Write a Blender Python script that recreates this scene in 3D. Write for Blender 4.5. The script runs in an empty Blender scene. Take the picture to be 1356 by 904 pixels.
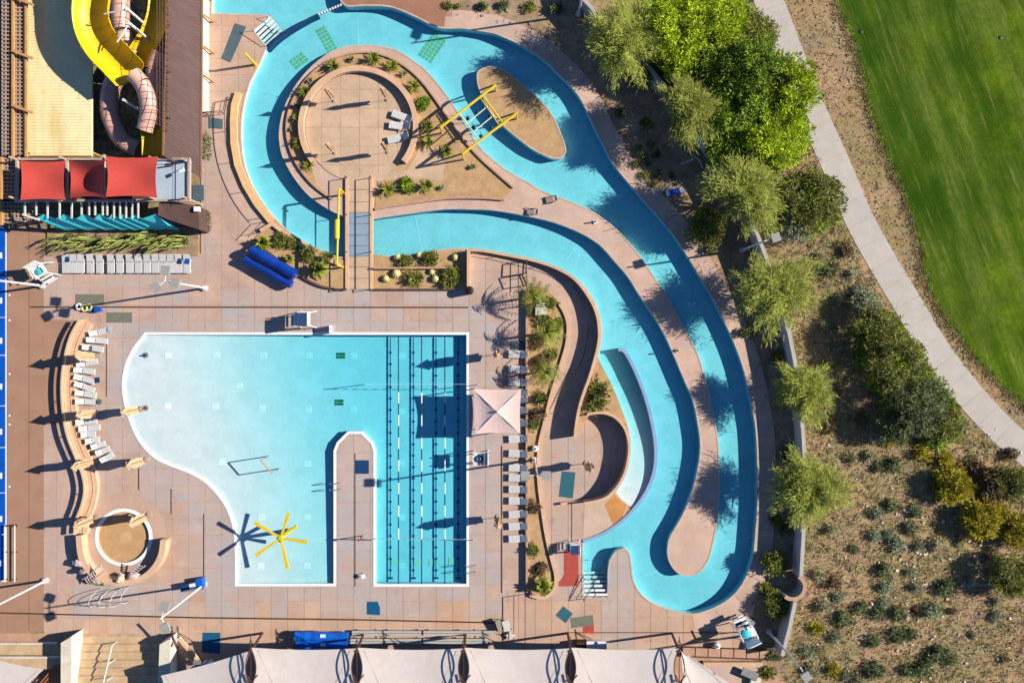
import bpy, math, random
from mathutils import Vector, Matrix, geometry
R = math.radians
rnd = random.Random(7)
sc = bpy.context.scene
C = sc.collection

# ------------------------------------------------------------------ camera, light, exposure
H = 72.0            # flying height of the camera in metres
K = 14.0            # ground pixels per metre in the photograph
cam = bpy.data.objects.new('camera', bpy.data.cameras.new('camera'))
C.objects.link(cam)
cam.location = (0, 0, H)
cam.data.sensor_width = 36
cam.data.lens = 36*H/(1356/K)
cam.data.clip_start = 1
cam.data.clip_end = 9000
sc.camera = cam
SUN_EL, SUN_DIR = R(30.5), R(8.6)      # elevation; direction measured from +x (photo right) towards +y (photo up)
world = bpy.data.worlds.new('World')
sc.world = world
world.use_nodes = True
wn = world.node_tree
sky = wn.nodes.new('ShaderNodeTexSky')
sky.sky_type = 'NISHITA'
sky.sun_disc = False
sky.altitude = 1500
sky.air_density = 0.6
sky.dust_density = 0.2
sky.ozone_density = 6.0
sky.sun_elevation = SUN_EL
sky.sun_rotation = R(90)-SUN_DIR
wn.links.new(sky.outputs[0], wn.nodes['Background'].inputs[0])
wn.nodes['Background'].inputs[1].default_value = 0.105
sl = bpy.data.lights.new('sun', 'SUN')
sl.energy = 5.0
sl.angle = R(0.5)
sl.color = (1.0, 0.93, 0.82)
sun = bpy.data.objects.new('sun', sl)
C.objects.link(sun)
sd = Vector((math.cos(SUN_DIR)*math.cos(SUN_EL), math.sin(SUN_DIR)*math.cos(SUN_EL), math.sin(SUN_EL)))
sun.rotation_euler = sd.to_track_quat('Z', 'Y').to_euler()
sun.location = (60, 10, 60)
sc.view_settings.view_transform = 'Standard'
sc.view_settings.look = 'None'
sc.view_settings.exposure = 0.56
sc.view_settings.gamma = 1
sc.cycles.transparent_max_bounces = 16
sc.cycles.max_bounces = 6
sc.cycles.diffuse_bounces = 1

# ------------------------------------------------------------------ helpers
def W(px, py, z=0.0):                  # photo pixel -> world point that is seen there when it is z metres above the deck
    s = (H-z)/H/K
    return Vector(((px-678)*s, (452-py)*s, z))
def WW(pts, z=0.0): return [W(x, y, z) for x, y in pts]
def lin(r, g, b, k=0.8):
    f = lambda c: ((c/255+0.055)/1.055)**2.4 if c > 10 else c/255/12.92
    return (f(r)*k, f(g)*k, f(b)*k, 1)
def spline(pts, n=5, closed=False):
    m = len(pts); out = []
    rng = m if closed else m-1
    for i in range(rng):
        if closed: p0, p1, p2, p3 = pts[i-1], pts[i], pts[(i+1) % m], pts[(i+2) % m]
        else: p0, p1, p2, p3 = pts[max(i-1, 0)], pts[i], pts[i+1], pts[min(i+2, m-1)]
        for k in range(n):
            t = k/n
            out.append(tuple(0.5*((2*b)+(c-a)*t+(2*a-5*b+4*c-d)*t*t+(3*b-a-3*c+d)*t**3) for a, b, c, d in zip(p0, p1, p2, p3)))
    if not closed: out.append(tuple(pts[-1]))
    return out
def inside(x, y, poly):
    c = False; j = len(poly)-1
    for i in range(len(poly)):
        xi, yi = poly[i][0], poly[i][1]; xj, yj = poly[j][0], poly[j][1]
        if (yi > y) != (yj > y) and x < (xj-xi)*(y-yi)/(yj-yi)+xi: c = not c
        j = i
    return c
def offset(path, d, closed=False):     # path of 2D points moved sideways by d (to the left of travel for d > 0)
    n = len(path); out = []
    for i in range(n):
        a = path[i-1] if (closed or i) else path[0]
        b = path[i]
        c = path[(i+1) % n] if (closed or i < n-1) else path[-1]
        d1 = Vector((b[0]-a[0], b[1]-a[1])); d2 = Vector((c[0]-b[0], c[1]-b[1]))
        if d1.length < 1e-9: d1 = d2.copy()
        if d2.length < 1e-9: d2 = d1.copy()
        d1.normalize(); d2.normalize()
        n1 = Vector((-d1.y, d1.x)); n2 = Vector((-d2.y, d2.x))
        m = n1+n2
        if m.length < 1e-6: m = n1
        m.normalize()
        q = d/max(0.45, m.dot(n1))
        out.append((b[0]+m.x*q, b[1]+m.y*q))
    return out
def area(poly):
    return 0.5*sum(poly[i-1][0]*poly[i][1]-poly[i][0]*poly[i-1][1] for i in range(len(poly)))
def grow(poly, d):                     # closed polygon grown outwards by d
    return offset(poly, -d if area(poly) > 0 else d, True)
def resample(path, step):
    out = [path[0]]; acc = 0
    for a, b in zip(path, path[1:]):
        L = math.dist(a, b); t = step-acc
        while t <= L:
            f = t/L; out.append(tuple(u+(v-u)*f for u, v in zip(a, b))); t += step
        acc = (acc+L) % step if L else acc
    return out
def xy(p): return (W(*p).x, W(*p).y)
def xys(pts): return [xy(p) for p in pts]

def cdt(loops, extra_pts=()):
    vs, es = [], []
    for lp in loops:
        b = len(vs); vs += [Vector((p[0], p[1])) for p in lp]
        es += [(b+i, b+(i+1) % len(lp)) for i in range(len(lp))]
    vs += [Vector((p[0], p[1])) for p in extra_pts]
    v, e, f, *_ = geometry.delaunay_2d_cdt(vs, es, [], 0, 1e-5)
    return v, f

class MB:                              # collects shapes and links them as ONE mesh object
    def __init__(s): s.v = []; s.f = []
    def face(s, pts):
        b = len(s.v); s.v += [Vector(p) for p in pts]; s.f.append(tuple(range(b, b+len(pts)))); return s
    def box(s, c, size, rz=0, rx=0, ry=0):
        m = Matrix.Rotation(rz, 3, 'Z') @ Matrix.Rotation(ry, 3, 'Y') @ Matrix.Rotation(rx, 3, 'X')
        b = len(s.v); c = Vector(c)
        for x in (-.5, .5):
            for y in (-.5, .5):
                for z in (-.5, .5): s.v.append(c+m @ Vector((x*size[0], y*size[1], z*size[2])))
        for q in ((0,1,3,2),(4,6,7,5),(0,4,5,1),(2,3,7,6),(0,2,6,4),(1,5,7,3)): s.f.append(tuple(b+i for i in q))
        return s
    def beam(s, a, b_, w, h):          # square bar between two points
        a = Vector(a); b_ = Vector(b_); d = b_-a
        rz = math.atan2(d.y, d.x); ry = -math.atan2(d.z, math.hypot(d.x, d.y))
        return s.box((a+b_)/2, (d.length, w, h), rz, 0, ry)
    def tube(s, path, r, n=8, cap=True, closed=False):
        path = [Vector(p) for p in path]; rings = []
        m = len(path)
        for i, p in enumerate(path):
            a = path[i-1] if (i or closed) else p
            c = path[(i+1) % m] if (i < m-1 or closed) else p
            t = (c-a).normalized()
            u = t.cross(Vector((0, 0, 1)))
            if u.length < 1e-4: u = Vector((1, 0, 0))
            u.normalize(); w = u.cross(t)
            rr = r[i] if isinstance(r, (list, tuple)) else r
            b = len(s.v); rings.append(b)
            for k in range(n):
                q = 2*math.pi*k/n
                s.v.append(p+(u*math.cos(q)+w*math.sin(q))*rr)
        for i in range(len(rings)-(0 if closed else 1)):
            a, b = rings[i], rings[(i+1) % m]
            for k in range(n): s.f.append((a+k, a+(k+1) % n, b+(k+1) % n, b+k))
        if cap and not closed:
            s.f.append(tuple(rings[0]+k for k in range(n))[::-1]); s.f.append(tuple(rings[-1]+k for k in range(n)))
        return s
    def rod(s, a, b, r, n=8): return s.tube([a, b], r, n)
    def prism(s, poly, z0, z1, bottom=False):     # poly: world xy loop
        if area(poly) < 0: poly = poly[::-1]
        vs, fs = cdt([poly])
        b = len(s.v); s.v += [Vector((p.x, p.y, z1)) for p in vs]
        for t in fs:
            c = sum((vs[i] for i in t), Vector((0, 0)))/3
            if inside(c.x, c.y, poly): s.f.append(tuple(b+i for i in t))
        n = len(poly); b = len(s.v)
        for p in poly: s.v += [Vector((p[0], p[1], z0)), Vector((p[0], p[1], z1))]
        for i in range(n):
            j = (i+1) % n; s.f.append((b+2*i, b+2*j, b+2*j+1, b+2*i+1))
        if bottom:
            b = len(s.v); s.v += [Vector((p.x, p.y, z0)) for p in vs]
            for t in fs:
                c = sum((vs[i] for i in t), Vector((0, 0)))/3
                if inside(c.x, c.y, poly): s.f.append(tuple(b+i for i in t[::-1]))
        return s
    def sheet(s, outer, holes, z, extra=(), skip=None):  # flat (or z(x, y)) sheet with holes
        vs, fs = cdt([outer]+list(holes), extra)
        b = len(s.v); zf = z if callable(z) else (lambda x, y: z)
        s.v += [Vector((p.x, p.y, zf(p.x, p.y))) for p in vs]
        for t in fs:
            c = sum((vs[i] for i in t), Vector((0, 0)))/3
            if inside(c.x, c.y, outer) and not any(inside(c.x, c.y, h) for h in holes): s.f.append(tuple(b+i for i in t))
        return s
    def wallstrip(s, loop, z0, z1, closed=True):
        n = len(loop); b = len(s.v)
        f0 = z0 if callable(z0) else (lambda x, y: z0)
        f1 = z1 if callable(z1) else (lambda x, y: z1)
        for p in loop: s.v += [Vector((p[0], p[1], f0(p[0], p[1]))), Vector((p[0], p[1], f1(p[0], p[1])))]
        for i in range(n if closed else n-1):
            j = (i+1) % n; s.f.append((b+2*i, b+2*j, b+2*j+1, b+2*i+1))
        return s
    def ribbon(s, path, l, r, z0, z1, closed=False):     # wall along a path, from l metres left to r metres right
        A, B = offset(path, l, closed), offset(path, -r, closed)
        f0 = z0 if callable(z0) else (lambda x, y: z0)
        f1 = z1 if callable(z1) else (lambda x, y: z1)
        n = len(path); b = len(s.v)
        for p, q, c in zip(A, B, path):
            lo, hi = f0(c[0], c[1]), f1(c[0], c[1])
            s.v += [Vector((p[0], p[1], lo)), Vector((p[0], p[1], hi)), Vector((q[0], q[1], hi)), Vector((q[0], q[1], lo))]
        for i in range(n if closed else n-1):
            a, c = b+4*i, b+4*((i+1) % n)
            for k in range(4): s.f.append((a+k, a+(k+1) % 4, c+(k+1) % 4, c+k))
        if not closed:
            s.f.append((b, b+3, b+2, b+1)); e = b+4*(n-1); s.f.append((e, e+1, e+2, e+3))
        return s
    def disc(s, c, r, z0, z1, n=24):
        return s.prism([(c[0]+r*math.cos(2*math.pi*k/n), c[1]+r*math.sin(2*math.pi*k/n)) for k in range(n)], z0, z1)
    def lathe(s, c, prof, n=12):       # prof: (radius, z)
        rings = []
        for r_, z in prof:
            b = len(s.v); rings.append(b)
            for k in range(n): s.v.append(Vector((c[0]+r_*math.cos(2*math.pi*k/n), c[1]+r_*math.sin(2*math.pi*k/n), c[2]+z)))
        for a, b in zip(rings, rings[1:]):
            for k in range(n): s.f.append((a+k, a+(k+1) % n, b+(k+1) % n, b+k))
        s.f.append(tuple(rings[-1]+k for k in range(n))); s.f.append(tuple(rings[0]+k for k in range(n))[::-1])
        return s
    def mesh(s, name, mat, origin=None, smooth=False):
        me = bpy.data.meshes.new(name)
        o = origin or Vector((0, 0, 0))
        me.from_pydata([v-o for v in s.v], [], s.f)
        if mat: me.materials.append(mat)
        if smooth: me.polygons.foreach_set('use_smooth', [True]*len(me.polygons))
        me.update()
        return me
    def build(s, name, mat, parent=None, smooth=False, kind=None, at=None):
        org = Vector((0, 0, 0)); p = parent
        while p: org = org+p.location; p = p.parent
        if at is not None and parent is None: org = Vector(at)
        ob = bpy.data.objects.new(name, s.mesh(name, mat, org, smooth))
        C.objects.link(ob)
        if parent: ob.parent = parent
        elif at is not None: ob.location = org
        if kind: ob['kind'] = kind
        return ob

KIDS = {}
def tag(o, label=None, cat=None, group=None):
    if label: o['label'] = label
    if cat: o['category'] = cat
    if group: o['group'] = group
    return o
def thing(name, label, cat, loc=(0, 0, 0), group=None):
    o = bpy.data.objects.new(name, None); C.objects.link(o)
    o.empty_display_size = 0.3
    o.location = loc
    return tag(o, label, cat, group)
def dup(root, loc, rz=0, label=None, group=None, scale=None):
    def cp(o, parent):
        c = o.copy(); C.objects.link(c)
        if parent: c.parent = parent
        for ch in o.children: cp(ch, c)
        return c
    r = cp(root, None)
    r.location = loc; r.rotation_euler = (0, 0, rz)
    if scale: r.scale = scale if isinstance(scale, tuple) else (scale,)*3
    return tag(r, label, None, group)
class Proto:                           # first placement moves the prototype itself, later ones copy it
    def __init__(s, root): s.root = root; s.used = False
    def put(s, loc, rz=0, label=None, group=None, scale=None):
        if not s.used:
            s.used = True; s.root.location = loc; s.root.rotation_euler = (0, 0, rz)
            if scale: s.root.scale = scale if isinstance(scale, tuple) else (scale,)*3
            return tag(s.root, label, None, group)
        return dup(s.root, loc, rz, label, group, scale)

# ------------------------------------------------------------------ materials
MATS = {}
def nt(m):
    m.use_nodes = True
    t = m.node_tree
    return t, t.nodes['Principled BSDF'], t.nodes, t.links
def mat(name, col, rough=0.75, var=0.12, scale=1.5, bump=0.0, bscale=20, metal=0.0, spec=0.3, obj=0.0, stretch=None, col2=None, lo=0.4, hi=0.62, detail=5, isl=0.0, obn=0.0):
    m = bpy.data.materials.new(name)
    t, b, N, L = nt(m)
    b.inputs['Roughness'].default_value = rough
    b.inputs['Metallic'].default_value = metal
    b.inputs['Specular IOR Level'].default_value = spec
    geo = N.new('ShaderNodeNewGeometry')
    vec = geo.outputs['Position']
    if stretch:
        mp = N.new('ShaderNodeMapping'); mp.inputs['Scale'].default_value = stretch[:3]
        if len(stretch) > 3:
            mr_ = N.new('ShaderNodeMapping'); mr_.inputs['Rotation'].default_value = (0, 0, stretch[3]); L.new(vec, mr_.inputs[0]); vec = mr_.outputs[0]
        L.new(vec, mp.inputs[0]); vec = mp.outputs[0]
    nz = N.new('ShaderNodeTexNoise'); nz.inputs['Scale'].default_value = scale; nz.inputs['Detail'].default_value = detail
    nz.inputs['Roughness'].default_value = 0.65
    L.new(vec, nz.inputs['Vector'])
    cr = N.new('ShaderNodeValToRGB')
    c2 = col2 or tuple(min(1, c*(1+var)) for c in col[:3])+(1,)
    c1 = col if col2 else tuple(c*(1-var) for c in col[:3])+(1,)
    cr.color_ramp.elements[0].color = c1; cr.color_ramp.elements[0].position = lo
    cr.color_ramp.elements[1].color = c2; cr.color_ramp.elements[1].position = hi
    L.new(nz.outputs[0], cr.inputs[0])
    out = cr.outputs[0]
    for amt, kind in ((obj, 'o'), (isl, 'i')):
        if amt:
            hs = N.new('ShaderNodeHueSaturation')
            src = N.new('ShaderNodeObjectInfo').outputs['Random'] if kind == 'o' else geo.outputs['Random Per Island']
            mr = N.new('ShaderNodeMapRange'); mr.inputs['To Min'].default_value = 1-amt; mr.inputs['To Max'].default_value = 1+amt
            L.new(src, mr.inputs[0]); L.new(mr.outputs[0], hs.inputs['Value']); L.new(out, hs.inputs['Color'])
            out = hs.outputs[0]
    L.new(out, b.inputs['Base Color'])
    if bump:
        n2 = N.new('ShaderNodeTexNoise'); n2.inputs['Scale'].default_value = bscale; n2.inputs['Detail'].default_value = 4
        L.new(vec, n2.inputs['Vector'])
        bp = N.new('ShaderNodeBump'); bp.inputs['Strength'].default_value = bump; bp.inputs['Distance'].default_value = 0.05
        L.new(n2.outputs[0], bp.inputs['Height']); L.new(bp.outputs[0], b.inputs['Normal'])
    MATS[name] = m
    return m
def overlay(m, col, scale, lo, hi, amount=1.0, stretch=None, seed=0.0):       # a second pattern of patches mixed over a material's colour
    t = m.node_tree; N, L = t.nodes, t.links; b = N['Principled BSDF']
    src = b.inputs['Base Color'].links[0].from_socket
    geo = N.new('ShaderNodeNewGeometry'); mp = N.new('ShaderNodeMapping')
    mp.inputs['Location'].default_value = (seed, seed*1.7, 0)
    if stretch:
        mp.inputs['Scale'].default_value = stretch[:3]
    vec = geo.outputs['Position']
    if stretch and len(stretch) > 3:
        mr_ = N.new('ShaderNodeMapping'); mr_.inputs['Rotation'].default_value = (0, 0, stretch[3]); L.new(vec, mr_.inputs[0]); vec = mr_.outputs[0]
    L.new(vec, mp.inputs[0])
    nz = N.new('ShaderNodeTexNoise'); nz.inputs['Scale'].default_value = scale; nz.inputs['Detail'].default_value = 6; nz.inputs['Roughness'].default_value = 0.65
    L.new(mp.outputs[0], nz.inputs['Vector'])
    mr = N.new('ShaderNodeMapRange'); mr.inputs['From Min'].default_value = lo; mr.inputs['From Max'].default_value = hi
    mr.inputs['To Max'].default_value = amount; mr.clamp = True
    L.new(nz.outputs[0], mr.inputs[0])
    mx = N.new('ShaderNodeMix'); mx.data_type = 'RGBA'
    L.new(mr.outputs[0], mx.inputs['Factor']); L.new(src, mx.inputs[6]); mx.inputs[7].default_value = col
    L.new(mx.outputs[2], b.inputs['Base Color'])
    return m
def leafmat(name, col, var=0.35, isl=0.35, trans=0.25):
    m = mat(name, col, 0.6, var, 0.9, isl=isl, obj=0.12, spec=0.25)
    t, b, N, L = m.node_tree, m.node_tree.nodes['Principled BSDF'], m.node_tree.nodes, m.node_tree.links
    tr = N.new('ShaderNodeBsdfTranslucent'); mx = N.new('ShaderNodeMixShader'); mx.inputs[0].default_value = trans
    L.new(b.inputs['Base Color'].links[0].from_socket, tr.inputs[0])
    L.new(b.outputs[0], mx.inputs[1]); L.new(tr.outputs[0], mx.inputs[2])
    L.new(mx.outputs[0], N['Material Output'].inputs['Surface'])
    return m
def watermat(name, absorb, density):
    m = bpy.data.materials.new(name)
    t, b, N, L = nt(m)
    N.remove(b)
    tr = N.new('ShaderNodeBsdfTransparent'); gl = N.new('ShaderNodeBsdfGlossy'); gl.inputs['Roughness'].default_value = 0.06
    fr = N.new('ShaderNodeFresnel'); fr.inputs['IOR'].default_value = 1.33
    mx = N.new('ShaderNodeMixShader')
    geo = N.new('ShaderNodeNewGeometry')
    nz = N.new('ShaderNodeTexNoise'); nz.inputs['Scale'].default_value = 2.2; nz.inputs['Detail'].default_value = 3
    L.new(geo.outputs['Position'], nz.inputs['Vector'])
    bp = N.new('ShaderNodeBump'); bp.inputs['Strength'].default_value = 0.25; bp.inputs['Distance'].default_value = 0.08
    L.new(nz.outputs[0], bp.inputs['Height']); L.new(bp.outputs[0], gl.inputs['Normal']); L.new(bp.outputs[0], fr.inputs['Normal'])
    inv = N.new('ShaderNodeMath'); inv.operation = 'SUBTRACT'; inv.inputs[0].default_value = 1; L.new(geo.outputs['Backfacing'], inv.inputs[1])
    ml = N.new('ShaderNodeMath'); ml.operation = 'MULTIPLY'; L.new(fr.outputs[0], ml.inputs[0]); L.new(inv.outputs[0], ml.inputs[1])
    L.new(ml.outputs[0], mx.inputs[0]); L.new(tr.outputs[0], mx.inputs[1]); L.new(gl.outputs[0], mx.inputs[2])
    L.new(mx.outputs[0], N['Material Output'].inputs['Surface'])
    va = N.new('ShaderNodeVolumeAbsorption'); va.inputs['Color'].default_value = absorb; va.inputs['Density'].default_value = density
    L.new(va.outputs[0], N['Material Output'].inputs['Volume'])
    MATS[name] = m
    return m

mat('soil', lin(178, 150, 118), 0.95, 0.25, 0.6, 0.6, 8)
overlay(MATS['soil'], lin(120, 105, 80), 2.2, 0.5, 0.75, 0.6)
mat('deck_slab', lin(208, 175, 155), 0.8, 0.1, 0.35, 0.15, 30, obj=0.035, isl=0.02)
overlay(MATS['deck_slab'], lin(200, 180, 168), 0.16, 0.45, 0.6, 0.85, seed=3)
overlay(MATS['deck_slab'], lin(214, 166, 136), 0.5, 0.55, 0.72, 0.55, seed=11)
overlay(MATS['deck_slab'], lin(150, 118, 100), 1.1, 0.6, 0.85, 0.5, seed=23)
mat('deck_slab_worn', lin(202, 180, 168), 0.8, 0.06, 0.35, 0.15, 30, obj=0.035, isl=0.02)
overlay(MATS['deck_slab_worn'], lin(188, 182, 182), 0.22, 0.46, 0.62, 0.75, seed=3)
overlay(MATS['deck_slab_worn'], lin(208, 172, 152), 0.6, 0.54, 0.7, 0.7, seed=6)
overlay(MATS['deck_slab_worn'], lin(150, 130, 120), 1.1, 0.6, 0.85, 0.45, seed=23)
mat('deck_slab_warm', lin(212, 178, 154), 0.8, 0.08, 0.35, 0.15, 30, obj=0.035, isl=0.02)
overlay(MATS['deck_slab_warm'], lin(216, 164, 124), 0.3, 0.5, 0.68, 0.7, seed=4)
overlay(MATS['deck_slab_warm'], lin(160, 124, 100), 1.1, 0.62, 0.85, 0.5, seed=27)
for q_ in ('deck_slab', 'deck_slab_worn', 'deck_slab_warm'):
    overlay(MATS[q_], lin(212, 142, 108), 0.9, 0.58, 0.74, 0.55, stretch=(.5, 1.6, 1), seed=61)
    overlay(MATS[q_], lin(140, 116, 108), 0.7, 0.60, 0.78, 0.45, stretch=(1.5, .6, 1), seed=71)
    overlay(MATS[q_], lin(226, 214, 206), 2.4, 0.62, 0.78, 0.5, seed=83)
    overlay(MATS[q_], lin(120, 96, 84), 6.0, 0.66, 0.78, 0.5, seed=97)
mat('deck_joint', lin(204, 166, 142), 0.9, 0.2, 2)
mat('river_bank', lin(216, 182, 160), 0.85, 0.1, 0.4, 0.15, 30, obj=0.06)
overlay(MATS['river_bank'], lin(204, 184, 174), 0.3, 0.5, 0.65, 0.7, seed=5)
overlay(MATS['river_bank'], lin(176, 138, 114), 1.3, 0.6, 0.85, 0.5, seed=9)
mat('smooth_brown', lin(181, 140, 114), 0.85, 0.06, 0.4, 0.1, 30)
mat('plaza_brown', lin(176, 126, 100), 0.85, 0.08, 0.6, 0.1, 30)
mat('patio', lin(218, 186, 154), 0.85, 0.08, 0.5, 0.1, 25, obj=0.05)
mat('sand', lin(206, 168, 122), 0.95, 0.1, 1.2, 0.4, 15)
overlay(MATS['sand'], lin(160, 126, 84), 2.5, 0.5, 0.75, 0.5)
mat('stucco', lin(232, 190, 154), 0.9, 0.07, 0.9, 0.2, 25)
mat('stucco_dark', lin(206, 162, 132), 0.9, 0.1, 0.9, 0.2, 25)
mat('curb_orange', lin(246, 200, 142), 0.9, 0.07, 0.9, 0.2, 25)
mat('cream_wall', lin(238, 226, 205), 0.85, 0.06, 0.9, 0.1, 25)
overlay(MATS['cream_wall'], lin(205, 150, 85), 1.1, 0.55, 0.75, 0.6)
mat('coping', lin(250, 250, 248, 0.84), 0.6, 0.03, 1)
mat('pool_plaster', lin(238, 240, 238, 0.8), 0.8, 0.04, 0.6)
mat('river_plaster', lin(225, 240, 242, 0.8), 0.8, 0.05, 0.5)
overlay(MATS['river_plaster'], lin(200, 226, 222), 0.9, 0.45, 0.7, 0.7)
overlay(MATS['river_plaster'], lin(244, 248, 246), 3.0, 0.52, 0.7, 0.6, seed=5)
overlay(MATS['pool_plaster'], lin(214, 226, 224), 0.5, 0.48, 0.7, 0.5, seed=8)
overlay(MATS['pool_plaster'], lin(250, 250, 248), 3.0, 0.52, 0.7, 0.5, seed=15)
mat('tan_pool', lin(212, 166, 116), 0.8, 0.06, 1.2)
mat('tan_mark', lin(222, 184, 130), 0.8, 0.05, 1.2)
mat('rim', lin(214, 190, 172), 0.8, 0.12, 1.0)
mat('white', lin(244, 243, 240, 0.84), 0.5, 0.03, 1)
mat('white_sling', lin(226, 224, 220, 0.8), 0.7, 0.04, 3, obj=0.05)
mat('grey_sling', lin(186, 192, 200), 0.7, 0.06, 3)
mat('offwhite', lin(226, 222, 214), 0.6, 0.05, 2)
mat('steel', lin(190, 190, 188), 0.4, 0.06, 2, metal=0.6)
mat('black_metal', lin(46, 38, 36), 0.5, 0.1, 3)
mat('brown_metal', lin(92, 62, 48), 0.6, 0.12, 3)
mat('brown_roof', lin(98, 74, 68), 0.7, 0.1, 0.7, stretch=(0.6, 3, 1, R(35)))
mat('tan_steel', lin(214, 158, 96), 0.6, 0.1, 1.5)
mat('grey_tan', lin(200, 176, 158), 0.7, 0.08, 1)
mat('cream_roof', lin(244, 232, 180, 0.95), 0.7, 0.05, 0.5)
overlay(MATS['cream_roof'], lin(230, 184, 84), 0.3, 0.47, 0.70, 0.65, stretch=(1, 0.22, 1), seed=6)
overlay(MATS['cream_roof'], lin(180, 130, 70), 1.2, 0.6, 0.8, 0.5, stretch=(1, .4, 1), seed=14)
mat('yellow', lin(250, 206, 16, 0.78), 0.45, 0.05, 1, spec=0.5)
mat('yellow_frame', lin(244, 208, 36, 0.8), 0.4, 0.06, 2, spec=0.5)
overlay(MATS['yellow'], lin(236, 184, 30, .8), 0.8, 0.5, 0.75, 0.5, stretch=(1,.3,1))
overlay(MATS['yellow_frame'], lin(226, 186, 60, .8), 2.0, 0.55, 0.75, 0.5)
mat('pink_tube', lin(228, 176, 158), 0.4, 0.06, 1, spec=0.5)
mat('dark_soil', lin(150, 142, 112), 0.95, 0.4, 2, 0.5, 10)
mat('red_cloth', lin(214, 82, 70), 0.8, 0.05, 2, stretch=(1, 6, 1))
mat('red_mat', lin(190, 84, 72), 0.85, 0.06, 2)
mat('platform', lin(190, 204, 216), 0.6, 0.05, 1)
mat('teal', lin(70, 206, 208, 0.9), 0.5, 0.06, 1)
mat('blue_cover', lin(14, 92, 200), 0.45, 0.1, 1, bump=0.3, bscale=6)
mat('blue_tarp', lin(16, 104, 214), 0.5, 0.12, 0.8, bump=0.4, bscale=3)
mat('tarp_navy', lin(10, 62, 158), 0.5, 0.12, 1, bump=0.3, bscale=6)
mat('navy', lin(22, 66, 112), 0.7, 0.1, 3)
mat('teal_mat', lin(52, 108, 122), 0.85, 0.07, 3)
mat('slate_mat', lin(88, 108, 118), 0.85, 0.08, 3)
mat('grey_mat', lin(128, 128, 112), 0.85, 0.08, 3)
mat('blue_mat', lin(14, 92, 134), 0.8, 0.07, 3)
mat('lane_navy', lin(24, 76, 140), 0.7, 0.05, 2)
mat('rope_navy', lin(14, 44, 100), 0.5, 0.05, 2)
mat('grate_green', lin(40, 120, 60), 0.7, 0.1, 2)
mat('mark_green', lin(170, 205, 140), 0.7, 0.1, 2)
mat('drain_white', lin(250, 252, 246, 0.84), 0.7, 0.04, 2)
mat('light_pale', lin(236, 242, 205), 0.7, 0.04, 2)
mat('sail_cloth', lin(232, 219, 209, 0.8), 0.85, 0.03, 1.5)
overlay(MATS['sail_cloth'], lin(210, 194, 180, .8), 0.5, 0.5, 0.75, 0.5, stretch=(1, .35, 1))
mat('canopy', lin(236, 206, 196, 0.82), 0.85, 0.03, 1.5)
mat('umbrella_cloth', lin(220, 180, 142), 0.85, 0.08, 3)
mat('umbrella_pink', lin(240, 208, 200), 0.85, 0.08, 3)
mat('boundary_wall', lin(196, 190, 180), 0.9, 0.06, 0.6, 0.1, 20)
mat('path_concrete', lin(208, 198, 186), 0.9, 0.05, 0.8, 0.15, 25, obj=0.03)
overlay(MATS['path_concrete'], lin(178, 160, 146), 1.2, 0.62, 0.8, 0.4, seed=9)
overlay(MATS['path_concrete'], lin(200, 194, 188), 0.5, 0.5, 0.7, 0.7)
mat('path_joint', lin(186, 176, 162), .9, .1, 1)
mat('bridge_grey', lin(150, 172, 188), 0.7, 0.06, 0.8, obj=0.04)
mat('rock', lin(214, 194, 166), 0.9, 0.15, 3, 0.5, 8)
mat('stone_white', lin(230, 220, 200), 0.9, 0.1, 3)
mat('stone_grey', lin(168, 150, 126), 0.9, 0.2, 3, isl=0.35)
mat('bark', lin(110, 92, 60), 0.9, 0.2, 4, 0.5, 12)
mat('cactus_green', lin(160, 168, 88), 0.7, 0.15, 3, isl=0.15)
mat('cactus_pale', lin(226, 214, 140), 0.7, 0.15, 6, isl=0.15)
mat('orange_wood', lin(206, 120, 60), 0.6, 0.1, 3)
mat('orange_sign', lin(222, 96, 40), 0.6, 0.05, 3)
mat('bench_grey', lin(196, 192, 186), 0.5, 0.05, 2)
leafmat('leaf_palo', lin(190, 196, 92, 0.9), 0.25, 0.3, 0.35)
leafmat('leaf_bright', lin(168, 190, 30, 0.92), 0.35, 0.45)
leafmat('leaf_mid', lin(136, 162, 44, 0.92), 0.35, 0.45)
leafmat('leaf_olive', lin(142, 146, 66), 0.35, 0.45)
leafmat('leaf_dark', lin(122, 134, 84), 0.35, 0.4)
leafmat('leaf_grey', lin(160, 166, 128), 0.3, 0.35)
leafmat('leaf_sage', lin(188, 180, 136), 0.3, 0.35)
leafmat('leaf_yellow', lin(178, 164, 36), 0.3, 0.4)
leafmat('leaf_brown', lin(140, 116, 82), 0.3, 0.4)
leafmat('leaf_palm', lin(150, 158, 56), 0.3, 0.35)
leafmat('leaf_dry', lin(196, 172, 122), 0.25, 0.3)
watermat('pool_water', (0.0, 0.86, 0.96, 1), 0.9)
watermat('river_water', (0.0, 0.85, 0.94, 1), 0.62)
watermat('wading_water', (0.6, 0.9, 1, 1), 0.3)

# desert ground: sandy with gravel speckle and dry patches
m = mat('desert', lin(196, 160, 122), 0.95, 0.14, 0.25, 0.8, 6)
overlay(m, lin(160, 146, 92), 0.13, 0.42, 0.56, 0.85, seed=2)
overlay(m, lin(216, 174, 130), 0.17, 0.54, 0.68, 0.7, seed=7)
overlay(m, lin(166, 146, 74), 0.35, 0.54, 0.70, 0.5, seed=29)
overlay(m, lin(168, 148, 126), 0.25, 0.5, 0.66, 0.6, seed=67)
overlay(m, lin(112, 96, 66), 2.2, 0.48, 0.68, 0.75, seed=13)
overlay(m, lin(160, 118, 90), 1.0, 0.5, 0.66, 0.55, seed=57)
overlay(m, lin(240, 218, 184), 8.0, 0.60, 0.70, 0.6, seed=17)
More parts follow.
